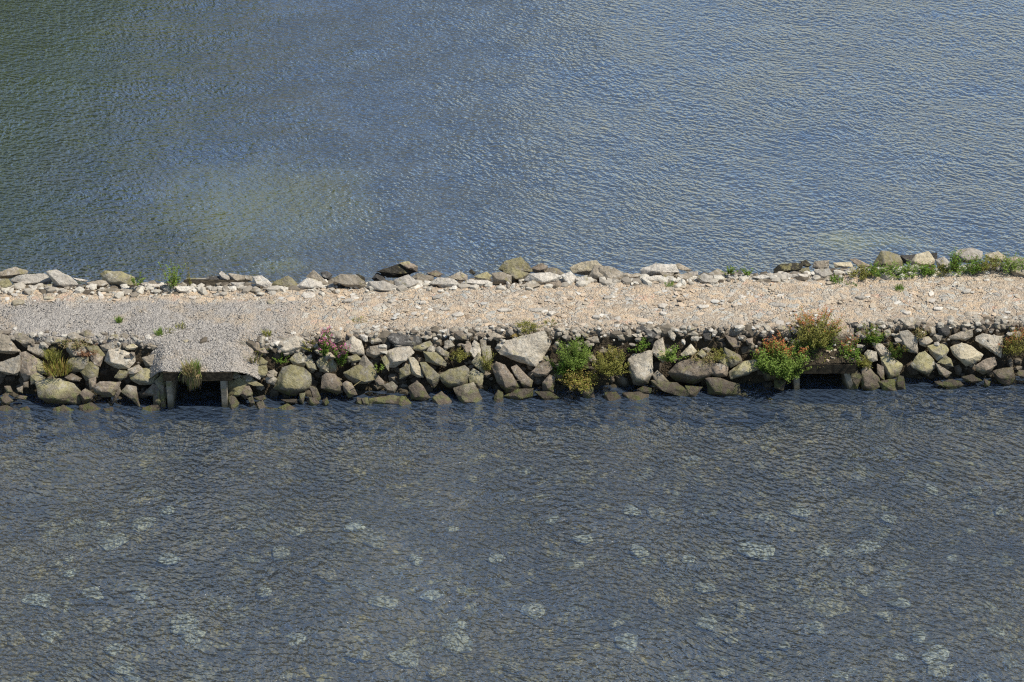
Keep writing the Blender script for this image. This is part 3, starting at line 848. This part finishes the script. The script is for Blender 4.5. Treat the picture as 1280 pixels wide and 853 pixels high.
# small stones beyond the picture so that the banks do not stop at the frame
pl = []
for i in range(2200):
    x = rng.choice((-1, 1))*rng.uniform(13.2, 30); t = rng.uniform(-.3, 1.05)
    if rng.random() < .6: a, b = yw(x), yc(x); y = a+(b-a)*t; z = float(outer(x, y))-.1
    else: y = yf(x)+rng.uniform(-.1, 2.0); z = float(outer(x, y))-.05
    pl.append((x, y, z, rng.uniform(.12, .4)))
tag(many_stones('rubble', pl, MAT['g'], .75), 'riprap running on along the banks beyond both ends', 'rubble')

def top_z(x, y): return float(base_h(x, y))
pl = []; pc = []
for i in range(11000):
    x = rng.uniform(-14, 14); u = rng.random(); y = yc(x)+(yf(x)-yc(x))*u*1.08-.05
    s = .014+.075*rng.random()**5
    if x < -5.2+rng.normal()*.8 and u < .72: pl.append((x, y, top_z(x, y)+s*.1, min(s, .022)*.9))
    elif rng.random() < .5: pc.append((x, y, top_z(x, y)-s*.05, s*1.15))
X_, Y_, Z_ = RAMP
for i in range(1300):
    a, b = rng.integers(2, X_.shape[0]), rng.integers(0, X_.shape[1]); pl.append((X_[a, b]+rng.normal()*.02, Y_[a, b], Z_[a, b]+.005, rng.uniform(.010, .020)))
tag(many_stones('gravel', pl, M_grav, .8), 'grey crushed gravel on the left end of the path and culvert ramp', 'gravel')
pe = []
for i in range(650):   # crumbled edge where the path meets the bank rocks
    x = rng.uniform(-13.5, 13.5); y = yc(x)+rng.normal()*.16; s = rng.uniform(.025, .085)
    if CV1['x0']-.5 < x < CV1['x1']+.9: continue
    pe.append((x, y, float(outer(x, y))-.02, s*1.15))
tag(many_stones('rubble', pe, M_edge, .6), 'mixed grey and brown rubble crumbling from the path edge onto the near bank', 'rubble')
pe = []
for i in range(700):
    x = rng.uniform(-13.5, 13.5); y = yf(x)+rng.normal()*.16+.12; s = .03+.13*rng.random()**2
    pe.append((x, y, float(outer(x, y))-.0, s))
tag(many_stones('rubble', pe, M_far, .6), 'pale grey rubble filling the gaps along the far edge', 'rubble')
X_, Y_, Z_ = RAMP2
for i in range(140):
    a, b = rng.integers(2, X_.shape[0]), rng.integers(0, X_.shape[1]); pc.append((X_[a, b], Y_[a, b], Z_[a, b]+.005, rng.uniform(.014, .05)))
tag(many_stones('pebbles', pc, M_chip, .24), 'beige and grey stone chips trodden into the earth path', 'pebbles')

# flat stones lying in the path
FLAT = [(387,369,16,'g','beside a pale slab left of the middle'),(437,376,14,'l','white, above the pink flowers'),(448,378,10,'l','bright white, above the pink flowers'),(573,393,13,'g','grey-blue, above the mossy bank rocks'),
 (631,387,16,'g','long grey, left of the huge slab'),(671,387,15,'g','grey, above the huge slab'),(689,391,11,'l','pale, above the bright green bush'),(973,381,17,'g','grey-blue, above the red-tipped bush'),(828,382,12,'g','grey, above the leafy plant'),
 (829,392,12,'g','flat grey, nearer the near bank above the leafy plant'),(928,371,12,'g','grey, mid path left of the red-tipped bushes'),(924,409,12,'l','pale, at the crest left of the red-tipped bushes'),(232,426,9,'y','cream, on the gravel above the culvert'),
 (1208,364,14,'g','grey, below the rightmost far rocks'),(1173,386,13,'g','grey, mid path above the creamy boulder'),(547,371,14,'g','grey, far half of the path near the middle'),(529,378,10,'g','small grey, mid path near the middle'),(557,386,11,'l','pale, mid path near the middle'),
 (490,376,11,'l','pale, below the long wet far rock'),(700,366,12,'l','pale, behind the bright green bush'),(745,396,12,'l','pale, above the amber bush'),(1075,372,13,'g','grey, right of the tall red seed heads'),(340,378,10,'y','cream, where the gravel ends'),
 (60,372,14,'y','cream, far side of the gravel at left'),(22,378,16,'y','long cream, at the left end beyond the gravel'),(880,383,11,'l','pale, mid path below the low far edge'),(1135,392,11,'l','pale, near crest left of the creamy boulder'),(760,372,10,'g','grey, mid path below the round cream far rock')]
for k, (px, py, w, t, lab) in enumerate(FLAT):
    p = atz(px, py, ZC+.03); a = w/50*.62; rnd = random.Random(k); pts = []
    if px == 232: p = hit(px, py) + Vector((0, 0, .06)); p = atz(px, py, 1.28)
    n = 7; ph = rnd.random()*6
    for i in range(n):
        th = ph+i*6.283/n; rr = a*rnd.uniform(.5, 1.2)
        pts += [Vector((math.cos(th)*rr, math.sin(th)*rr*.75, rnd.uniform(-.01, .01))), Vector((math.cos(th)*rr*.8, math.sin(th)*rr*.6, .018+rnd.uniform(-.01, .01))), Vector((math.cos(th)*rr*.8, math.sin(th)*rr*.6, -.08))]
    tag(bm_obj('flat_stone', hull_rock(pts, .05, a*.05, k+500), MAT['l' if t == 'g' else t], loc=p, smooth=True), 'flat stone trodden into the path, '+lab, 'stone', 'flat stones in the path')

# ---------------------------------------------------------------- stones lying on the bed, seen through the water
SUNK = [(141,677,16,1),(128,657,8,.9),(173,735,12,1),(178,748,12,1),(128,782,13,1),(232,779,20,.8),(240,798,14,.6),(142,812,10,1),(155,835,14,1),(165,848,9,1),(190,758,9,.8),(70,705,9,.7),(85,700,7,.8),
 (250,810,11,.6),(115,745,12,.5),(48,750,14,.1),(60,795,10,.1),(20,800,12,.1),(88,717,8,.9),(112,740,9,.7),(210,700,12,.5),(480,752,15,.8),(507,825,17,1),(571,804,18,1),(573,783,11,.9),(545,840,14,.7),(565,663,8,1),(443,660,11,.5),
 (668,764,15,.9),(718,706,11,1),(700,695,7,.8),(785,803,15,1),(540,745,12,.6),(640,835,10,.6),(730,675,12,.5),(800,690,12,.6),(835,700,10,.8),(825,750,14,.7),(770,780,8,.8),(895,692,19,1),(948,688,19,.4),(1062,692,11,1),(1083,711,13,1),(1082,738,11,1),(1062,727,9,.8),
 (1037,761,20,1),(1125,755,12,.8),(1105,770,9,.9),(1000,729,12,.5),(930,760,12,.7),(885,780,13,.7),(905,790,14,.8),(912,801,9,.8),(1018,785,12,.6),(960,820,9,.8),(980,808,8,.6),(1170,820,16,.5),(1175,838,15,.7),(1125,823,9,.9),(1242,790,12,.9),(1200,765,10,.8),(1150,797,10,.8),
 (1030,690,10,.7),(1085,685,14,.7),(956,648,10,.6),(1000,640,12,.4),(1165,612,9,.5),(1250,640,8,.6),(1220,615,9,.2),(860,700,10,.5),(880,735,12,.5),(620,700,10,.4),(410,720,12,.4),(350,690,12,.3),(330,740,10,.2),(300,660,8,.2),(372,800,10,.6),(360,845,11,.8),(450,820,12,.5),
 (590,600,9,.2),(655,590,9,.1),(210,640,10,.2),(180,655,14,.1),(370,665,10,.2),(470,680,12,.3),(520,700,9,.2),(790,640,12,.4),(820,640,14,.3),(690,650,9,.6),(905,840,10,.8),(1050,845,8,.9),(1230,850,9,.1),(1265,830,10,.1),(1190,700,12,.4),(1110,650,10,.3)]
for k, (px, py, w, br) in enumerate(SUNK):
    zb = -.8; p = atz(px, py, zb); a = w/50; rnd = random.Random(k+90); pts = []
    for i in range(34):
        th = rnd.random()*6.283; u = rnd.uniform(-.3, 1); rr = math.sqrt(max(0, 1-u*u))*a*rnd.uniform(.7, 1.2)*(1+.15*math.sin(th*2+k)+.1*math.sin(th*3+k*2))
        pts.append(Vector((math.cos(th)*rr, math.sin(th)*rr*rnd.uniform(.7, 1.2), u*min(a*.5, .09))))
    o = bm_obj('sunken_stone', hull_rock(pts, a*.3, a*.05, k+900), None if False else M_sunk, loc=p, smooth=True)
    ground = -.86
    o.location.z = ground + .02; q = atz(px, py, o.location.z); o.location.x, o.location.y = q.x, q.y
    side = 'below the gravel culvert' if px < 330 else 'out from the middle of the bank' if px < 850 else 'out from the overgrown culvert' if px < 1130 else 'near the right side of the foreground water'
    if w >= 15: lab = ('broad pale' if br > .5 else 'broad tan') + ' bed stone ' + side + (', close to the bank' if py < 720 else ', far out' if py > 780 else '')
    else: lab = ('pale' if br > .5 else 'tan') + ' blurred sunken stone ' + side
    tag(o, lab, 'stone', 'stones under the foreground water')

# ---------------------------------------------------------------- plants
def blades(n, spread, h, w=.012, lean=.5, droop=.0, r=None):
    r = r or random; V, F = [], []
    for _ in range(n):
        a = r.random()*6.283; d = spread*math.sqrt(r.random()); x0, y0 = math.cos(a)*d, math.sin(a)*d
        hh = h*r.uniform(.5, 1.1); la = r.random()*6.283; ll = lean*hh*r.uniform(.2, 1)
        dx, dy = math.cos(la)*ll + x0*.4, math.sin(la)*ll + y0*.4
        px, py = -math.sin(la)*w, math.cos(la)*w; b = len(V)
        V += [(x0-px, y0-py, 0), (x0+px, y0+py, 0), (x0+dx*.45+px*.8, y0+dy*.45+py*.8, hh*.62), (x0+dx*.45-px*.8, y0+dy*.45-py*.8, hh*.62), (x0+dx, y0+dy, hh*(1-droop))]
        F += [(b, b+1, b+2, b+3), (b+3, b+2, b+4)]
    return V, F
def leaf(V, F, p, dirv, L, w):
    d = dirv.normalized(); s = d.cross(Vector((random.uniform(-.4, .4), random.uniform(-.4, .4), 1)))
    if s.length < .01: s = Vector((1, 0, 0))
    s = s.normalized()*w; up = s.cross(d).normalized()*L*.12; b = len(V)
    V += [tuple(p), tuple(p+d*L*.45+s+up), tuple(p+d*L), tuple(p+d*L*.45-s+up)]
    F += [(b, b+1, b+2, b+3)]
def stem_tube(V, F, pts, r0, r1):
    n = len(pts); b = len(V)
    for i, p in enumerate(pts):
        rr = r0+(r1-r0)*i/(n-1)
        for k in range(3): a = k*2.094; V.append((p.x+math.cos(a)*rr, p.y+math.sin(a)*rr, p.z))
    for i in range(n-1):
        for k in range(3): F.append((b+i*3+k, b+i*3+(k+1) % 3, b+i*3+3+(k+1) % 3, b+i*3+3+k))
def leafy(name, loc, label, cat, ns, h, spread, lm, L=.07, lw=.016, per=22, head=None, headfrac=.3, group=None, hang=0.0, seed=1, bushy=0.0, facelean=.25):
    random.seed(seed); root = empty(name, loc); tag(root, label, cat, group)
    SV, SF, LV, LF_, HV, HF = [], [], [], [], [], []
    for _ in range(ns):
        a = random.random()*6.283; d = math.sqrt(random.random()); bx, by = math.cos(a)*d*spread*.45, math.sin(a)*d*spread*.45
        tx, ty = math.cos(a)*d*spread*1.0+random.gauss(0, .09), math.sin(a)*d*spread-facelean*h*random.random()
        hh = h*random.uniform(.38, 1.16)*(1-.3*d*d); dz = -hang*random.random()
        pts = [Vector((bx+(tx-bx)*t**1.3, by+(ty-by)*t**1.3, hh*t + dz*t*t)) for t in (0, .25, .5, .75, 1)]
        stem_tube(SV, SF, pts, .006, .003)
        for j in range(per):
            t = random.uniform(.12, 1)**.8; i = min(3, int(t*4)); u = t*4-i; p = pts[i].lerp(pts[i+1], u)
            a2 = random.random()*6.283; dv = Vector((math.cos(a2), math.sin(a2), random.uniform(-.2, .9)))
            p = p+Vector((random.gauss(0, bushy), random.gauss(0, bushy), random.gauss(0, bushy)))
            leaf(LV, LF_, p, dv, L*random.uniform(.6, 1.2)*(1.15-t*.4), lw*random.uniform(.7, 1.2))
        if head and (head == 'pink' or (random.random() < .8 and d*math.sin(a) > -.1)):
            for j in range(int(per*.8)):
                t = 1-headfrac*random.random(); p = pts[3].lerp(pts[4], (t-.75)*4) if t > .75 else pts[2].lerp(pts[3], (t-.5)*4)
                p = p + Vector((random.gauss(0, .018), random.gauss(0, .018), headfrac*h*.35*random.random()))
                a2 = random.random()*6.283; leaf(HV, HF, p, Vector((math.cos(a2), math.sin(a2), random.uniform(.2, 1.2))), L*.5, lw*.8)
    mesh_obj('stems', SV, SF, LM['stem'], root); mesh_obj('foliage', LV, LF_, LM[lm], root)
    if HV: mesh_obj('blossoms' if head == 'pink' else 'seed_heads', HV, HF, LM[head], root)
    return root
def at_bank(px, py, up=.0): p = hit(px, py); return p + Vector((0, .12, up))
def grass(px, py, label, n, spread, h, lm, z=None, group=None, w=.011, lean=.5, droop=0, cat='grass tuft', name='grass_tuft', seed=3):
    random.seed(seed+px); p = hit(px, py) if z is None else atz(px, py, z)
    V, F = blades(n, spread, h, w, lean, droop)
    return tag(mesh_obj(name, V, F, LM[lm], loc=p-Vector((0, 0, .03))), label, cat, group)

# near bank bushes
leafy('bush', at_bank(718, 462), 'round bright green bush right of the huge pale slab', 'bush', 90, .80, .40, 'bright', .055, .010, 60, seed=2, bushy=.03)
leafy('bush', at_bank(722, 484), 'amber and pale green bush hanging below the round bright green one', 'bush', 60, .46, .50, 'amber', .07, .014, 36, seed=3, bushy=.03, facelean=.5)
leafy('weed', at_bank(700, 470), 'low pale green weed left of the round bright green bush', 'weed', 20, .38, .28, 'green', .07, .014, 24, seed=4, bushy=.03)
leafy('bush', at_bank(762, 470), 'amber-tipped bush growing between the green bush and the tall pale boulder', 'bush', 75, .66, .52, 'olive', .06, .013, 36, 'amber', .4, seed=5, bushy=.03)
leafy('weed', at_bank(800, 442), 'small blue-green weed above the tall pale boulder', 'weed', 16, .34, .22, 'green', .06, .014, 22, seed=6, bushy=.02)
leafy('weed', at_bank(838, 456), 'small leafy green plant between two boulders right of the tall pale one', 'plant', 20, .60, .20, 'bright', .07, .016, 26, seed=7, bushy=.03, facelean=.5)
leafy('weed', at_bank(610, 468), 'upright yellow-green weed at the left of the huge pale slab', 'weed', 16, .68, .14, 'olive', .06, .012, 26, seed=8, bushy=.02)
leafy('weed', at_bank(573, 452), 'mossy olive weed patch between boulders midway along the bank', 'weed', 24, .26, .26, 'olive', .05, .010, 26, seed=9, bushy=.02)
leafy('bush', at_bank(975, 470), 'wide green bush with rusty red seed heads left of the overgrown culvert', 'bush', 130, .92, .74, 'bright', .065, .016, 46, 'rust', .28, seed=10, bushy=.03, group='red-tipped bushes')
leafy('bush', at_bank(1018, 432), 'tallest red-tipped bush, above the roof of the overgrown culvert', 'bush', 100, .88, .70, 'olive', .06, .014, 38, 'rust', .32, seed=11, bushy=.03, group='red-tipped bushes')
leafy('weed', at_bank(1004, 446), 'low green weeds on the culvert roof between the red-tipped bushes', 'weed', 80, .42, .55, 'green', .055, .012, 26, seed=12, bushy=.03)
leafy('weed', at_bank(993, 486, .25), 'pale green sprig trailing down to the water beside the overgrown culvert', 'weed', 14, .50, .16, 'bright', .055, .014, 26, seed=13, bushy=.02)
leafy('bush', at_bank(1063, 462), 'narrow red-tipped bush right of the overgrown culvert', 'bush', 50, .85, .32, 'green', .06, .014, 36, 'rust', .3, seed=14, bushy=.03, group='red-tipped bushes')
leafy('weed', at_bank(1092, 432), 'tuft with amber tips on the crest right of the overgrown culvert', 'weed', 30, .56, .26, 'green', .06, .012, 28, 'amber', .35, seed=15, bushy=.03)
leafy('weed', at_bank(1120, 450), 'small dark weed with rusty tips between grey boulders', 'weed', 22, .42, .20, 'dark', .06, .012, 22, 'amber', .35, seed=16, bushy=.02)
leafy('bush', at_bank(1268, 446), 'red-brown weedy bush at the far right end of the near bank', 'bush', 50, .72, .36, 'olive', .05, .011, 26, 'rust', .35, seed=17, bushy=.03)
leafy('willowherb', at_bank(406, 450), 'taller pink-flowered plant, left of the pair', 'plant', 15, .80, .14, 'green', .07, .015, 34, 'pink', .2, seed=18, bushy=.02, group='pink-flowered plants')
leafy('willowherb', at_bank(426, 462), 'pink-flowered plant growing lower among boulders, right of the pair', 'plant', 18, .85, .13, 'green', .07, .015, 32, 'pink', .17, seed=19, bushy=.02, group='pink-flowered plants')
leafy('weed', at_bank(474, 468), 'tiny bright sprig in a dark gap right of the pink flowers', 'weed', 7, .30, .16, 'bright', .06, .014, 12, seed=20)
leafy('weed', at_bank(350, 458), 'small green weed above the big rounded boulder', 'weed', 14, .28, .2, 'green', .05, .011, 18, seed=21)
leafy('weed', at_bank(328, 442), 'pale weed in the gravel right of the gravel culvert', 'weed', 12, .2, .16, 'olive', .05, .011, 16, seed=22)
leafy('weed', at_bank(386, 440), 'low olive weed left of the pink flowers', 'weed', 22, .26, .22, 'olive', .05, .010, 20, seed=23)
leafy('weed', at_bank(108, 446), 'dry red-brown weed spreading over a mossy rock', 'weed', 34, .26, .34, 'redbrown', .045, .009, 26, seed=24, bushy=.02)
leafy('weed', at_bank(905, 448), 'brown-green weed mat between boulders left of the red-tipped bushes', 'weed', 40, .14, .40, 'olive', .045, .009, 20, seed=25, bushy=.02)
leafy('weed', at_bank(645, 452), 'tiny green sprout below the huge pale slab', 'weed', 5, .2, .08, 'bright', .05, .012, 10, seed=26)
grass(72, 462, 'yellow-green grass tuft between the boulders at the left', 260, .34, .24, 'amber', cat='grass tuft')
grass(66, 446, 'greener grass tuft behind the yellow-green one at the left', 120, .20, .22, 'olive')
grass(314, 448, 'straw-coloured dry tuft beside the gravel right of the culvert', 140, .22, .22, 'straw')
zt = CV1['zt']
grass(246, 465, 'fresh green grass tuft on the roof edge of the gravel culvert', 90, .08, .34, 'bright', z=zt+.02)
o = grass(238, 466, 'dry straw hanging from the roof edge of the gravel culvert', 240, .17, .28, 'straw', z=zt+.03, lean=.8)
random.seed(77); V, F = [], []
for _ in range(170):
    x0 = random.gauss(.0, .09); hh = random.uniform(.15, .52)*(1-abs(x0)*2); b = len(V); w = .008; y1 = -random.uniform(.03, .10); x1 = x0+random.gauss(.03, .05)
    V += [(x0-w, .05, .03), (x0+w, .05, .03), (x1+w, y1, -hh*.3), (x1-w, y1, -hh*.3), (x1+random.gauss(0, .03), y1+random.uniform(-.02, .03), -hh)]
    F += [(b, b+1, b+2, b+3), (b+3, b+2, b+4)]
mesh_obj('hanging_blades', V, F, LM['straw'], o)
# little tufts on the gravel and path
for (px, py, n, s, h, lm, lab) in [(149,402,60,.07,.18,'bright','bright grass tuft in the middle of the gravel at left'),(199,418,70,.09,.20,'bright','bright grass tuft at the gravel edge left of the culvert'),(212,414,50,.12,.10,'olive','flat olive weed right of the bright tuft above the culvert'),
   (226,408,40,.12,.10,'olive','faint olive weed in the gravel above the culvert'),(178,386,40,.14,.07,'straw','faint dry tuft near the far side of the gravel'),(250,444,46,.14,.10,'olive','sparse green weed on the gravel ramp'),(222,458,80,.2,.12,'straw','dry straw patch at the left of the ramp foot'),
   (296,462,70,.2,.12,'straw','dry straw patch at the right of the ramp foot'),(334,418,50,.12,.15,'olive','small yellow-green tuft at the crest right of the culvert'),(450,401,50,.16,.08,'olive','faint green patch on the path above the pink flowers'),
   (837,357,60,.12,.13,'bright','small bright green tuft on the path behind the leafy plant'),(1124,363,60,.10,.20,'green','single green weed on the path below the tall mossy rock'),(1046,352,70,.16,.2,'green','small green weed patch at the left start of the far-edge weeds'),(1064,358,40,.12,.14,'green','tiny weed on the path just below the far-edge weeds'),
   (689,404,50,.16,.07,'olive','faint olive weed near the crest above the huge slab'),(108,430,40,.1,.1,'straw','dry tuft at the crest above the red-brown weed')]:
    grass(px, py, lab, n, s, h, lm, z=(ZC+.0 if py < 425 else None), group='small tufts on the path', cat='grass tuft')
for k_, (px, py, h, sp, lm, lab, hd) in enumerate([(1032,440,.5,.34,'green','green weed at the right end of the overgrown culvert roof',None),(1000,462,.42,.30,'bright','bright weed drooping over the left end of the overgrown culvert roof',None),(1046,456,.26,.30,'olive','low olive weed fringing the right end of the culvert roof',None),
    (955,462,.5,.3,'green','left flank of dark green weeds beside the wide red-tipped bush',None),(1020,458,.18,.42,'straw','dry brown weed mat along the roof edge of the overgrown culvert',None),(880,452,.16,.34,'straw','dry weed mat between boulders right of the small leafy plant',None),
    (660,414,.10,.3,'olive','low olive weed above the huge pale slab',None),(1150,420,.16,.3,'straw','dry weeds on the crest left of the creamy boulder',None),(1080,462,.3,.18,'olive','small weed in a gap right of the overgrown culvert',None),(986,476,.55,.26,'bright','bright green weed hanging in front of the left wall of the overgrown culvert',None),(1034,450,.24,.42,'olive','olive weed mat over the right half of the overgrown culvert roof',None),(1014,455,.20,.42,'olive','thin olive weed mat over the left half of the overgrown culvert roof',None),(92,432,.12,.4,'straw','dry weeds at the crest above the red-brown weed',None)]):
    leafy('weed', at_bank(px, py), lab, 'weed', 34, h, sp, lm, .055, .012, 26, hd, .3, seed=60+k_, bushy=.03)
# far edge plants
FARY = lambda px, py, dy: aty(px, py, float(yf(aty(px, py, 2).x))+dy)
leafy('shrub', FARY(216, 358, .15), 'leafy green shrub standing against the far water at left', 'shrub', 20, .72, .42, 'bright', .075, .018, 22, seed=31, facelean=0)
leafy('weed', FARY(238, 358, .2), 'thin brownish weed right of the leafy far-edge shrub', 'weed', 5, .75, .08, 'olive', .05, .010, 22, seed=32, facelean=0)
leafy('weed', FARY(171, 357, .0), 'small bright weed beside the mossy far-edge boulder', 'weed', 12, .32, .20, 'bright', .06, .014, 16, seed=33, facelean=0)
leafy('weed', FARY(912, 344, .2), 'bright green tuft, left of the two on the low far edge', 'weed', 16, .26, .16, 'bright', .06, .014, 18, seed=34, facelean=0)
leafy('weed', FARY(934, 344, .25), 'paler green tuft, right of the two on the low far edge', 'weed', 12, .24, .16, 'green', .06, .014, 14, seed=35, facelean=0)
for i, (px, py, w, h, lm, lab) in enumerate([(1075,345,.34,.26,'olive','pale weed clump at the left start of the far-edge greenery'),(1096,343,.30,.30,'green','green clump in front of the tall mossy rock, left'),(1114,345,.40,.38,'bright','bright clump in front of the tall mossy rock, right'),
    (1136,344,.34,.34,'bright','bright clump between the tall mossy rock and the pale far rock'),(1158,343,.34,.34,'green','green clump below the pale angular far rock'),(1176,342,.30,.24,'olive','low olive clump left of the big pale block'),(1193,336,.22,.62,'green','tall dark green clump against the left side of the big pale block'),
    (1196,342,.32,.26,'bright','low bright clump at the foot of the tall dark green one'),(1216,339,.32,.44,'green','green clump right below the big pale block'),(1234,338,.34,.46,'olive','yellowish clump right of the big pale block'),(1262,338,.36,.56,'bright','tallest bright green clump near the right end of the far edge'),(1284,338,.3,.34,'green','green clump cut by the right end of the far edge')]):
    leafy('weed_clump', FARY(px, py, -.05), lab, 'weed', 27, h*.9, w, lm, .07, .014, 20, seed=40+i, bushy=.03, group='green weeds along the far edge', facelean=0)
# dead stick lying over the dark gap
random.seed(5); V, F = [], []
a, b = at_bank(442, 484, .1), at_bank(458, 470, .12); a.y -= .25; b.y -= .2
mid = a.lerp(b, .5)+Vector((.03, 0, -.03)); stem_tube(V, F, [Vector((0,0,0)), mid-a, b-a], .014, .007)
tag(mesh_obj('stick', V, F, LM['straw'], loc=a), 'thin pale dead stick leaning across a dark gap right of the pink flowers', 'stick')

# ---------------------------------------------------------------- wooded shore outside the picture, mirrored in the far water at the upper left
random.seed(11)
def tree(x, y, h, rad, k):
    root = empty('tree', (x, y, -.4)); tag(root, 'broad green tree on the far shore beyond the upper left water', 'tree', 'trees on the far shore')
    V, F = [], []; tp = [Vector((0, 0, 0)), Vector((.2, .1, h*.3)), Vector((0, .2, h*.6)), Vector((.1, 0, h*.92))]
    n = len(tp)
    for i, p in enumerate(tp):
        rr = .45*(1-.85*i/(n-1))
        for q in range(8): V.append((p.x+math.cos(q*.785)*rr, p.y+math.sin(q*.785)*rr, p.z))
    for i in range(n-1):
        for q in range(8): F.append((i*8+q, i*8+(q+1) % 8, i*8+8+(q+1) % 8, i*8+8+q))
    mesh_obj('trunk', V, F, LM['stem'], root)
    V, F = [], []
    cl = [(Vector((random.gauss(0, rad*.5), random.gauss(0, rad*.5), h*random.uniform(.12, .95))), random.uniform(.9, 2.0)) for _ in range(70)]
    for c, r in cl:
        for _ in range(60):
            d = Vector((random.gauss(0, 1), random.gauss(0, 1), random.gauss(0, .8))).normalized()*r*random.uniform(.6, 1.05)
            leaf(V, F, c+d, Vector((random.gauss(0, 1), random.gauss(0, 1), random.gauss(0, .5))), .9, .34)
    mesh_obj('crown', V, F, LM['tree'], root)
TREES = [(-22.5, 48, 17, 4), (-26, 48, 22, 4.5), (-29, 50, 24, 5), (-34, 46, 24, 5), (-27, 56, 27, 5), (-39, 42, 23, 5), (-44, 37, 22, 5), (-49, 31, 20, 5), (-32, 58, 26, 5), (-19.5, 50, 11, 3)]
xs_ = np.arange(-110, 12, 2.0); ys_ = np.arange(40, 120, 2.0)
def hshore(X, Y): return np.clip(-2 + (Y - (46 + np.clip(X+40, 0, 60)*.10 + np.clip(-34-X, 0, 40)*-.8))*.35*np.clip((6-X)/12, 0, 1), -2.2, 14)
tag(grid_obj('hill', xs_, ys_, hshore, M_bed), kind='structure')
for k, (x, y, h, r) in enumerate(TREES): tree(x, y, h, r, k)
